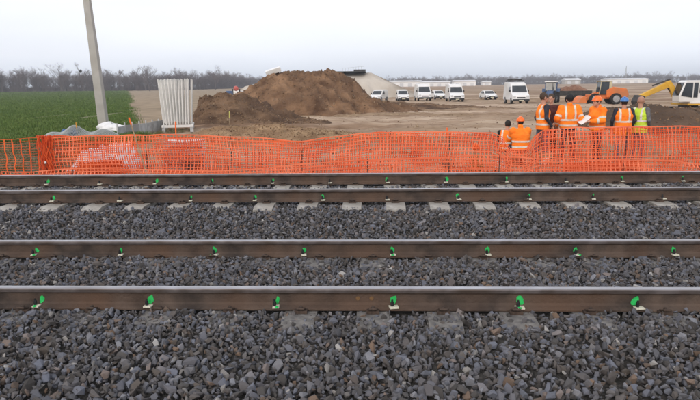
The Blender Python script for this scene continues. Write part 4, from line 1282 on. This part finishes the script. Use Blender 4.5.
    if gmat is not M_DRED: extract('reflective_tape', V, F, keep, .004, M_REFL, gar)
    if helmet:
        H = Sdf(hd - .22, hd + .24, .0085)
        H.ell(hp_(0, .012, .045), (.108, .128, .112), 1, .01)
        H.d = np.maximum(H.d, (hd[2] + .035) - H.ax[2][None, None, :])
        H.cap(hp_(-.045, -.115, .040), hp_(.045, -.115, .040), .016, .016, 1, .03)
        H.ell(hp_(0, .010, .040), (.111, .131, .010), 1, .006)
        H.cap(hp_(0, -.07, .148), hp_(0, .09, .150), .016, .016, 1, .02)
        V, F, T = H.mesh()
        link('helmet', np_mesh('helmet', V, F, True), root, helmet)
    if cap:
        H = Sdf(hd - .2, hd + .24, .0085)
        H.ell(hp_(0, .014, .040), (.096, .112, .096), 1, .01)
        H.d = np.maximum(H.d, (hd[2] - .005) - H.ax[2][None, None, :])
        V, F, T = H.mesh()
        link('knit_cap', np_mesh('knit_cap', V, F, True), root, cap)
    return root

M_DRED = mat('dark_red_cloth', (0.06, 0.018, 0.018), (0.09, 0.03, 0.028), 12, .9)
def gz(x, y): return float(ground_z(x, y)) - .015
def lower_arm(**k): return k
# standing group, left to right
person('man with brown hair in orange vest over dark sleeves, turned right', (4.36, 16.05, gz(4.36, 16.05)), R(100), 1.86,
       dict(el=((-.27, .03, 1.16), (.27, .05, 1.15)), wr=((-.22, -.14, .96), (.25, -.05, .90)), kn=((-.10, -.06, .50), (.10, .05, .50)), an=((-.11, .0, .09), (.11, .14, .09)), yaw=.1),
       'vest', M_HIVIS, M_NAVY, M_JEANS, M_HAIRB, seed=3, build=1.05, hem=.87)
person('man in dark red clothes half hidden between two men in orange', (4.74, 16.7, gz(4.74, 16.7)), R(-35), 1.80,
       dict(el=((-.27, .02, 1.15), (.26, .0, 1.15)), wr=((-.20, -.16, .98), (.18, -.18, 1.0)), yaw=.2),
       'vest', M_DRED, M_DRED, M_BLACKC, M_HAIRB, seed=5, build=1.0)
person('broad man in orange jacket with black cap, seen from behind', (5.02, 16.0, gz(5.02, 16.0)), R(178), 1.80,
       dict(el=((-.30, .04, 1.17), (.30, .04, 1.17)), wr=((-.24, -.16, .98), (.24, -.16, .98)), kn=((-.13, .0, .50), (.13, .0, .50)), an=((-.15, .04, .09), (.16, .04, .09)), yaw=.05),
       'jacket', M_HIVIS, M_HIVIS, M_NAVY, M_HAIRK, cap=M_BLACKC, boots=M_BOOTW, seed=7, build=1.12, hem=.93)
person('man in orange jacket and orange helmet reading papers, turned left', (5.74, 15.95, gz(5.74, 15.95)), R(-72), 1.74,
       dict(el=((-.27, -.06, 1.18), (.28, -.05, 1.17)), wr=((-.14, -.30, 1.16), (.15, -.30, 1.15)), head=(0, -.05, 1.645), yaw=0.0),
       'jacket', M_HIVIS, M_HIVIS, M_NAVY, M_HAIRB, helmet=M_HELO, seed=9, build=1.12, hem=.90, vstripes=False)
person('man with blue helmet in orange vest over dark sleeves, seen from behind', (6.38, 15.9, gz(6.38, 15.9)), R(172), 1.68,
       dict(el=((-.29, .03, 1.17), (.29, .03, 1.17)), wr=((-.25, -.14, .98), (.26, -.12, .97)), head=(0, -.03, 1.65), yaw=-.15, kn=((-.12, 0, .5), (.12, 0, .5))),
       'vest', M_HIVIS, M_NAVY, M_JEANS, M_HAIRK, helmet=M_HELB, seed=11, build=1.15, hem=.74)
person('bald man in yellow hi-vis vest over grey sleeves at the right', (6.83, 16.0, gz(6.83, 16.0)), R(128), 1.73,
       dict(el=((-.28, .03, 1.16), (.29, .05, 1.16)), wr=((-.20, -.16, 1.0), (.25, -.08, .93)), yaw=.45),
       'vest', M_HIVISY, M_GREYC, M_JEANS, M_BUZZ, seed=13, build=1.12)
# sitting on a beam in front of the tall mesh, back to the rails
SEAT = dict(pelvis=(0, .0, .53), chest=(0, -.05, .87), neck=(0, -.09, 1.07), head=(0, -.13, 1.22), sh=((-.20, -.07, 1.00), (.20, -.07, 1.00)),
            el=((-.25, -.24, .78), (.25, -.24, .78)), wr=((-.12, -.42, .70), (.12, -.42, .70)), hip=((-.10, 0, .50), (.10, 0, .50)),
            kn=((-.17, -.42, .52), (.17, -.42, .52)), an=((-.16, -.40, .09), (.16, -.40, .09)))
person('seated worker in orange jacket and orange helmet, back turned to the rails', (3.64, 15.3, -.50), R(184), 1.66, dict(SEAT, yaw=.1),
       'jacket', M_HIVIS, M_HIVIS, M_NAVY, M_HAIRK, helmet=M_HELO, seed=15, build=1.12, hem=.50, vstripes=False)
SEAT2 = {k: (tuple(np.array(v) - [0, 0, .12]) if k in ('pelvis', 'chest', 'neck', 'head') else tuple(tuple(np.array(q) - [0, 0, .12]) for q in v) if k in ('sh', 'el', 'wr', 'hip') else v) for k, v in SEAT.items()}
SEAT2['kn'] = ((-.15, -.38, .54), (.15, -.38, .52))
person('dark-haired seated worker half hidden behind the seated man in helmet', (3.42, 15.95, -.48), R(160), 1.66, dict(SEAT2, yaw=.3),
       'vest', M_HIVIS, M_BLACKC, M_NAVY, M_HAIRK, seed=17, build=1.05, hem=.38)
t = tag(empty('timber_beam', (3.68, 15.3, -.50), R(3)), 'pale timber beam on blocks under the seated worker in helmet', 'beam')
MB().box((0, 0, .32), (1.5, .2, .13)).build('beam', M_WOOD, t, .008)
for sx in (-.55, .55): MB().box((sx, 0, .11), (.22, .26, .29)).build('support_block', M_SLAB, t, .01)
o = MB().box((0, 0, .13), (.5, .36, .28)).build('wooden_crate_seat', M_WOOD, None, .01)
o.location = (3.42, 15.93, -.48); tag(o, 'wooden box under the dark-haired seated worker', 'box')
# papers held by the reading man
M_PAPER = mat('paper', (0.68, 0.68, 0.68), (0.78, 0.78, 0.78), 4, .8)
o = sheet('paper_sheets', M_PAPER, lambda u, v: ((u - .5) * .24, (v - .5) * .31, .03 * math.sin(u * 3) + .03 * F1(u * 3, v * 3, 2)), 16, 16, .006)
o.location = (5.36, 15.86, gz(5.74, 15.95) + 1.15); o.rotation_euler = (R(38), R(14), R(-72)); tag(o, 'white paper sheets held by the reading man in orange helmet', 'papers')

# ------------------------------------------------------------------ vehicles
M_PAINTW = mat('white_van_paint', (0.74, 0.745, 0.755), (0.80, 0.80, 0.81), 1.5, 0.35, spec=.5, dirt=(.62, .60, .565))
M_GLASS = mat('dark_window_glass', (0.018, 0.022, 0.028), (0.035, 0.042, 0.05), 2, 0.08, spec=.6)
M_TYRE = mat('tyre_rubber', (0.015, 0.015, 0.015), (0.035, 0.033, 0.031), 8, 0.9)
M_RIM = mat('steel_rim', (0.32, 0.32, 0.33), (0.42, 0.42, 0.43), 8, 0.45, .6)
M_PLASTIC = mat('black_bumper', (0.022, 0.022, 0.024), (0.04, 0.04, 0.042), 8, 0.6)
M_LAMP = mat('headlight_lens', (0.52, 0.54, 0.56), (0.66, 0.68, 0.7), 10, 0.12, spec=.6)
M_PLATE = mat('number_plate', (0.62, 0.60, 0.45), (0.7, 0.68, 0.55), 10, .6)
M_YELM = mat('machine_yellow', (0.62, 0.34, 0.03), (0.72, 0.42, 0.05), 2, .5, dirt=(.42, .26, .06))
M_ORM = mat('machine_orange', (0.72, 0.16, 0.03), (0.80, 0.22, 0.05), 2, .5, dirt=(.5, .17, .06))
M_BEIGE = mat('beige_panel', (0.48, 0.42, 0.27), (0.56, 0.50, 0.34), 2, .6)
M_BLUEM = mat('tractor_blue', (0.05, 0.085, 0.17), (0.07, 0.115, 0.22), 2, .45)
M_DARKM = mat('dark_machine_steel', (0.03, 0.03, 0.031), (0.065, 0.06, 0.055), 3, .7)
def wheel(parent, x, y, r, w, s):
    mb = MB().lathe([(-w / 2, r * .62), (-w / 2, r * .90), (-w * .36, r), (w * .36, r), (w / 2, r * .90), (w / 2, r * .62)], (0, 0, 0), 'X', 22)
    o = mb.build('wheel', M_TYRE, parent, smooth=False); o.location = (x, y, r)
    MB().lathe([(0, r * .60), (.01, r * .58), (.012, r * .2), (.03, r * .16)] if s > 0 else [(0, r * .60), (-.01, r * .58), (-.012, r * .2), (-.03, r * .16)], (s * w * .5, 0, 0), 'X', 16).build('rim', M_RIM, o)
    return o
def vehicle(name, loc, rz, lab, grp, kind):
    """front towards -Y; kind sets the side profile"""
    t = tag(empty(name, (loc[0], loc[1], loc[2]), rz), lab, 'car' if name == 'parked_car' else 'van', grp)
    if kind == 'high':
        W_, Lf, H = 2.0, 5.6, 2.58
        prof = [(0.0, .42), (0.05, .80), (.12, 1.02), (.88, 1.32), (1.50, 2.12), (1.95, 2.42), (2.5, 2.56), (5.45, 2.58), (5.58, 2.40), (5.6, .42)]
        ws = ((.90, 1.345), (1.50, 2.12)); hood = (.12, 1.02, .88, 1.32)
        wb = (.98, 4.35); r = .34
        wins = [((1.55, 1.40), (1.72, 2.02), (2.35, 2.02), (2.45, 1.40))]
        hl = (.84, .92); gr = .72
        tum = lambda y, z: 1.0 if z < 1.3 else 1.0 - .09 * (z - 1.3)
    elif kind == 'small':
        W_, Lf, H = 1.78, 4.3, 1.84
        prof = [(0.0, .36), (.03, .62), (.12, .82), (.92, 1.05), (1.62, 1.66), (2.05, 1.80), (3.0, 1.84), (4.1, 1.82), (4.28, 1.6), (4.3, .36)]
        ws = ((.95, 1.08), (1.60, 1.64)); hood = (.12, .82, .92, 1.05)
        wb = (.82, 3.45); r = .31
        wins = [((1.50, 1.10), (1.85, 1.60), (2.45, 1.64), (2.5, 1.10))]
        hl = (.70, .72); gr = .56
        tum = lambda y, z: 1.0 if z < 1.05 else 1.0 - .16 * (z - 1.05)
    else:
        W_, Lf, H = 1.74, 4.1, 1.46
        prof = [(0.0, .34), (.03, .56), (.14, .74), (1.05, .94), (1.75, 1.38), (2.2, 1.46), (3.0, 1.44), (3.7, 1.10), (4.05, .98), (4.1, .34)]
        ws = ((1.10, .965), (1.72, 1.36)); hood = (.14, .74, 1.05, .94)
        wb = (.80, 3.25); r = .30
        wins = [((1.55, 1.0), (1.95, 1.32), (2.5, 1.34), (2.5, 1.0)), ((2.56, 1.0), (2.56, 1.34), (3.0, 1.32), (3.4, 1.04))]
        hl = (.64, .66); gr = .5
        tum = lambda y, z: 1.0 if z < .95 else 1.0 - .30 * (z - .95)
    MB().prism(prof, -W_ / 2, W_ / 2, wfun=tum).build('body', M_PAINTW, t, .07, False, 3)
    # windscreen proud of the sloping face
    (y0, z0), (y1, z1) = ws
    w0, w1 = W_ / 2 * tum(0, z0) * .90, W_ / 2 * tum(0, z1) * .86
    dn = Vector((0, -(z1 - z0), (y1 - y0))).normalized() * .018
    q = [Vector((-w0, y0, z0)), Vector((w0, y0, z0)), Vector((w1, y1, z1)), Vector((-w1, y1, z1))]
    MB().add([v + dn for v in q] + [v - dn for v in q], [(0, 1, 2, 3), (7, 6, 5, 4), (0, 4, 5, 1), (1, 5, 6, 2), (2, 6, 7, 3), (3, 7, 4, 0)]).build('windscreen', M_GLASS, t, .01)
    for pts in wins:
        for s in (-1, 1):
            a = [Vector((s * (W_ / 2 * tum(y, z) + .008), y, z)) for y, z in pts]; b = [Vector((v.x - s * .03, v.y, v.z)) for v in a]
            n_ = len(a)
            MB().add(a + b, [tuple(range(n_)), tuple(range(2 * n_ - 1, n_ - 1, -1))] + [(i, (i + 1) % n_, n_ + (i + 1) % n_, n_ + i) for i in range(n_)]).build('side_window', M_GLASS, t)
    MB().box((0, .02, .36 if kind != 'high' else .44), (W_ * .98, .22, .26)).build('bumper', M_PLASTIC, t, .04)
    g = MB().box((0, .055, gr), (W_ * .5, .10, .15)).build('grille', M_PLASTIC, t, .015)
    for s in (-1, 1):
        MB().box((s * W_ * .385, .10, hl[1] if kind != 'high' else hl[0]), (W_ * .17, .16, .17 if kind != 'high' else .26)).build('headlight', M_LAMP, t, .03)
        mr = MB().box((s * (W_ / 2 + .10), y0 + .40, z0 + .18), (.18, .09, .26 if kind == 'high' else .17)).build('wing_mirror', M_PLASTIC, t, .02)
    MB().box((0, -.10, .40), (.52, .02, .11)).build('number_plate', M_PLATE, t)
    for yy in wb:
        for s in (-1, 1):
            wheel(t, s * (W_ / 2 - .10), yy, r, .22, s)
            MB().lathe([(-.02, r * 1.22), (.02, r * 1.22)], (s * (W_ / 2 - .012), yy, r), 'X', 20).build('wheel_arch', M_PLASTIC, t)
    return t
G1 = 'white vans parked beyond the site'; G2 = 'pale cars parked beyond the site'
def vz(x, y): return float(ground_z(x, y)) + .0
def park(name, x, y, rz, lab, grp, kind): return vehicle(name, (x, y, vz(x, y)), R(rz), lab, grp, kind)
park('parked_van', -0.3, 96.0, -20, 'leftmost small white van, turned so that its right-hand side shows', G1, 'small')
park('parked_van', 4.35, 97.0, 4, 'second small white van from the left, seen from the front', G1, 'small')
park('parked_van', 7.4, 92.5, 4, 'high-roof white van between the small van and the low car', G1, 'high')
park('parked_car', 10.7, 101.5, 8, 'low pale car parked between two high-roof white vans', G2, 'car')
park('parked_van', 11.6, 87.5, 2, 'high-roof white van just right of the low car', G1, 'high')
park('parked_car', 18.3, 97.0, 8, 'small pale car alone, left of the largest white van', G2, 'car')
v = park('parked_van', 17.2, 73.0, 0, 'largest white high-roof van, nearest, with dark roof rack', G1, 'high')
mb = MB()
for yy in (2.6, 3.4, 4.2, 5.0): mb.box((0, yy, 2.66), (1.7, .06, .06))
for sx in (-.8, .8): mb.box((sx, 3.8, 2.76), (.06, 2.7, .05))
mb.box((0, 3.9, 2.86), (1.3, 2.2, .2))
mb.build('roof_rack', M_DARKM, v)

# excavator: white cab and house, yellow boom and stick, tracks in the mud
def excavator(loc, rz):
    t = tag(empty('excavator', loc, rz), 'excavator with white cab and yellow arm at the right edge', 'excavator')
    for s in (-1, 1):
        pr = [(-1.75, .18), (-1.45, .0), (1.45, .0), (1.75, .18), (1.75, .5), (1.45, .68), (-1.45, .68), (-1.75, .5)]
        tr = MB().prism([(x, z) for x, z in pr], s * 1.0 - .25, s * 1.0 + .25).build('track', M_DARKM, t, .04)
        for yy in (-1.1, -.37, .37, 1.1): MB().lathe([(-.27, .22), (.27, .22)], (s * 1.0, yy, .3), 'X', 12).build('roller', M_DARKM, tr)
    MB().lathe([(.62, .7), (.86, .7)], (0, 0, 0), 'Z', 20).build('turntable', M_DARKM, t)
    # house (white with yellow sill), engine cover to the rear (+y)
    MB().prism([(-.6, .95), (2.6, .95), (2.7, 1.25), (2.62, 1.92), (.55, 1.98), (.55, 1.2), (-.6, 1.2)], -1.25, 1.25).build('house', M_PAINTW, t, .06)
    MB().box((0, .85, .90), (2.46, 3.2, .13)).build('sill', M_YELM, t, .02)
    cab = MB().prism([(-1.45, 1.1), (.5, 1.1), (.5, 2.62), (.35, 2.74), (-.95, 2.74), (-1.12, 2.60), (-1.5, 1.55)], .22, 1.24).build('cab', M_PAINTW, t, .05)
    for s in (1.25, .21):
        for pts in ([(-1.36, 1.55), (-.48, 1.42), (-.48, 2.56), (-.95, 2.56), (-1.05, 2.5)], [(-.38, 1.42), (-.06, 1.42), (-.06, 2.56), (-.38, 2.56)], [(.06, 1.78), (.44, 1.78), (.44, 2.52), (.06, 2.52)]):
            MB().prism(pts, s - .012, s + .012).build('side_window', M_GLASS, cab)
    MB().add([(.30, -1.47, 1.6), (1.16, -1.47, 1.6), (1.16, -1.12, 2.56), (.30, -1.12, 2.56), (.30, -1.52, 1.6), (1.16, -1.52, 1.6), (1.16, -1.17, 2.58), (.30, -1.17, 2.58)],
             [(3, 2, 1, 0), (4, 5, 6, 7), (0, 1, 5, 4), (1, 2, 6, 5), (2, 3, 7, 6), (3, 0, 4, 7)]).build('windscreen', M_GLASS, cab)
    for i, z in enumerate((1.45, 1.6, 1.75)): MB().box((1.255, 1.7, z), (.03, 1.1, .06)).build('vent_slat', M_DARKM, t)
    MB().lathe([(0, .07), (.5, .06)], (.5, 1.9, 1.9), 'Z', 10).build('exhaust', M_DARKM, t)
    # boom: short, folded up, then long stick reaching down to the left
    MB().prism([(-1.0, 1.15), (-.6, 1.15), (-1.15, 2.25), (-1.55, 2.75), (-1.95, 2.62), (-1.6, 2.15)], -.40, -.02).build('boom', M_YELM, t, .03)
    st = MB().prism([(-1.5, 2.78), (-1.45, 2.28), (-3.75, 1.36), (-3.95, 1.62)], -.38, -.04).build('stick', M_YELM, t, .03)
    MB().tube([(-.21, -1.5, 2.86), (-.21, -2.9, 2.36)], .06, 8).build('stick_cylinder', M_DARKM, t)
    MB().tube([(-.21, -.9, 1.4), (-.21, -1.75, 2.3)], .08, 8).build('boom_cylinder', M_DARKM, t)
    MB().prism([(-3.65, 1.55), (-4.05, 1.65), (-4.3, 1.15), (-4.15, .75), (-3.65, .57), (-3.25, .87), (-3.6, .97), (-3.8, 1.25)], -.73, .32).build('bucket', M_DARKM, t, .02)
    return t
excavator((24.85, 49.5, -1.02), R(-86))

# orange wheel loader, facing left
def loader(loc, rz):
    t = tag(empty('wheel_loader', loc, rz), 'orange wheel loader behind the standing workers', 'loader')
    for yy in (-1.15, 1.15):
        for s in (-1, 1): wheel(t, s * .85, yy, .62, .42, s)
    MB().prism([(.15, .75), (2.5, .75), (2.65, 1.1), (2.35, 1.75), (.9, 1.95), (.15, 1.6)], -.72, .72).build('engine_hood', M_ORM, t, .08)
    MB().box((0, -.6, .85), (.9, 2.4, .5)).build('front_frame', M_ORM, t, .04)
    MB().prism([(-.65, 1.1), (.5, 1.1), (.5, 2.5), (-.45, 2.5)], -.62, .62).build('cab', M_GLASS, t, .03)
    MB().box((0, .58, 1.85), (1.26, .3, 1.3)).build('cab_rear_panel', M_BEIGE, t, .04)
    MB().box((0, .05, 2.56), (1.36, 1.3, .10)).build('cab_roof', M_BEIGE, t, .04)
    for s in (-1, 1):
        MB().tube([(s * .60, -.62, 1.1), (s * .60, -.44, 2.52)], .045, 6).build('cab_post', M_BEIGE, t)
        MB().prism([(-.5, 1.45), (-.5, 1.2), (-1.9, .45), (-2.25, .5), (-2.2, .7)], s * .45 - .06, s * .45 + .06).build('lift_arm', M_ORM, t, .02)
    MB().prism([(-2.1, .25), (-2.3, .95), (-2.45, .98), (-2.75, .75), (-3.1, .2), (-2.9, .16), (-2.25, .18)], -1.15, 1.15).build('bucket', M_ORM, t, .03)
    return t
loader((25.6, 70.0, vz(25.6, 70.0)), R(-90))

# blue tractor and its tipping trailer full of earth
def tractor(loc, rz):
    t = tag(empty('tractor', loc, rz), 'blue tractor with light cab roof right of the largest van', 'tractor')
    for s in (-1, 1):
        wheel(t, s * .80, .85, .78, .44, s); wheel(t, s * .72, -1.25, .5, .3, s)
    MB().prism([(-1.85, .75), (.2, .75), (.2, 1.55), (-1.6, 1.42), (-1.85, 1.2)], -.38, .38).build('bonnet', M_BLUEM, t, .06)
    MB().prism([(.0, .95), (1.25, .95), (1.3, 1.5), (1.15, 2.5), (.15, 2.5), (-.1, 1.5)], -.66, .66).build('cab', M_GLASS, t, .03)
    MB().box((0, .62, 2.56), (1.5, 1.45, .14)).build('cab_roof', M_PAINTW, t, .04)
    for s in (-1, 1):
        for yy, yt in ((-.08, .15), (1.28, 1.16)): MB().tube([(s * .66, yy, 1.4), (s * .66, yt, 2.5)], .045, 6).build('cab_post', M_BLUEM, t)
        MB().prism([(.1, 1.35), (.3, 1.72), (1.3, 1.74), (1.6, 1.3), (1.55, 1.25), (1.25, 1.66), (.35, 1.64)], s * .80 - .25, s * .80 + .25).build('mudguard', M_BLUEM, t, .02)
    MB().tube([(.28, -.7, 1.45), (.28, -.7, 2.35)], .04, 8).build('exhaust', M_DARKM, t)
tractor((21.6, 76.5, vz(21.6, 76.5)), R(-20))
t = tag(empty('tipping_trailer', (24.6, 77.8, vz(24.6, 77.8)), R(-82)), 'dark tipping trailer loaded with reddish earth beside the blue tractor', 'trailer')
MB().prism([(-2.0, .95), (2.1, .95), (2.2, 1.55), (-2.1, 1.55)], -1.0, 1.0).build('bed', M_DARKM, t, .03)
for yy in (.1, 1.05):
    for s in (-1, 1): wheel(t, s * .95, yy, .48, .34, s)
MB().box((0, -2.3, .8), (.16, 1.4, .14)).build('drawbar', M_DARKM, t)
def loadfn(u, v):
    e_ = (1 - abs(2 * u - 1) ** 3) * (1 - abs(2 * v - 1) ** 3)
    return ((u - .5) * 1.94, (v - .5) * 4.05, 1.5 + .58 * e_ * (1 + .5 * F1(u * 4, v * 7, 3)))
M_REDSOIL = mat('reddish_earth', (0.17, 0.085, 0.055), (0.27, 0.15, 0.10), 2, .95, bump=.8, bscale=8)
ld = sheet('earth_load', M_REDSOIL, loadfn, 30, 50, .02, t)

# white panel left lying on the crest of the big heap
o = MB().box((0, 0, 0), (1.4, 0.9, 0.42)).build('insulation_panel', M_PAINTW, None, .03)
o.location = (-9.35, 55.4, 3.05); o.rotation_euler = (R(10), R(-17), R(6))
tag(o, 'white panel lying tilted on the left crest of the biggest soil heap', 'panel')

# small things left of the big heap
o = tag(empty('portable_tank', (-24.6, 101, vz(-24.6, 101))), 'blue tank on a frame at the far left foot of the biggest heap', 'tank')
MB().lathe([(.9, .48), (1.0, .58), (1.75, .58), (1.85, .48)], (0, 0, 0), 'Z', 18).build('drum', M_BLUEM, o)
for sx, sy in ((-.42, -.42), (.42, -.42), (.42, .42), (-.42, .42)): MB().box((sx, sy, .45), (.08, .08, .92)).build('leg', M_DARKM, o)
o = tag(empty('concrete_mixer', (-23.9, 103, vz(-23.9, 103)), R(30)), 'red concrete mixer drum beside the blue tank', 'mixer')
MB().lathe([(-.4, .2), (-.28, .36), (.1, .42), (.42, .24), (.48, .26)], (0, 0, 2.2), 'Y', 16).build('drum', mat('mixer_red', (0.42, 0.08, 0.07), (0.52, 0.13, 0.11), 3, .5), o)
for s in (-1, 1): MB().box((s * .6, 0, 1.0), (.09, .5, 2.3)).build('frame_leg', M_DARKM, o); 
for s in (-1, 1): wheel(o, s * .7, .3, .3, .16, s)
park('parked_van', -23.2, 112.0, 88, 'pale van in the far distance left of the biggest heap', G1, 'small')

# ------------------------------------------------------------------ haze over the plain
hb = MB().box((0, 700, 12), (5200, 1700, 32)).mesh('haze')
hz = link('haze', hb)
hm = bpy.data.materials.new('haze_air'); hm.use_nodes = True
hn = hm.node_tree; hn.nodes.clear()
ho = hn.nodes.new('ShaderNodeOutputMaterial'); pv = hn.nodes.new('ShaderNodeVolumePrincipled')
pv.inputs['Color'].default_value = (0.88, 0.92, 1.0, 1)
pv.inputs['Density'].default_value = 0.0005
pv.inputs['Anisotropy'].default_value = 0.2
hn.links.new(pv.outputs[0], ho.inputs['Volume'])
hb.materials.append(hm)
tag(hz, 'thin pale haze hanging over the plain', 'haze', kind='stuff')
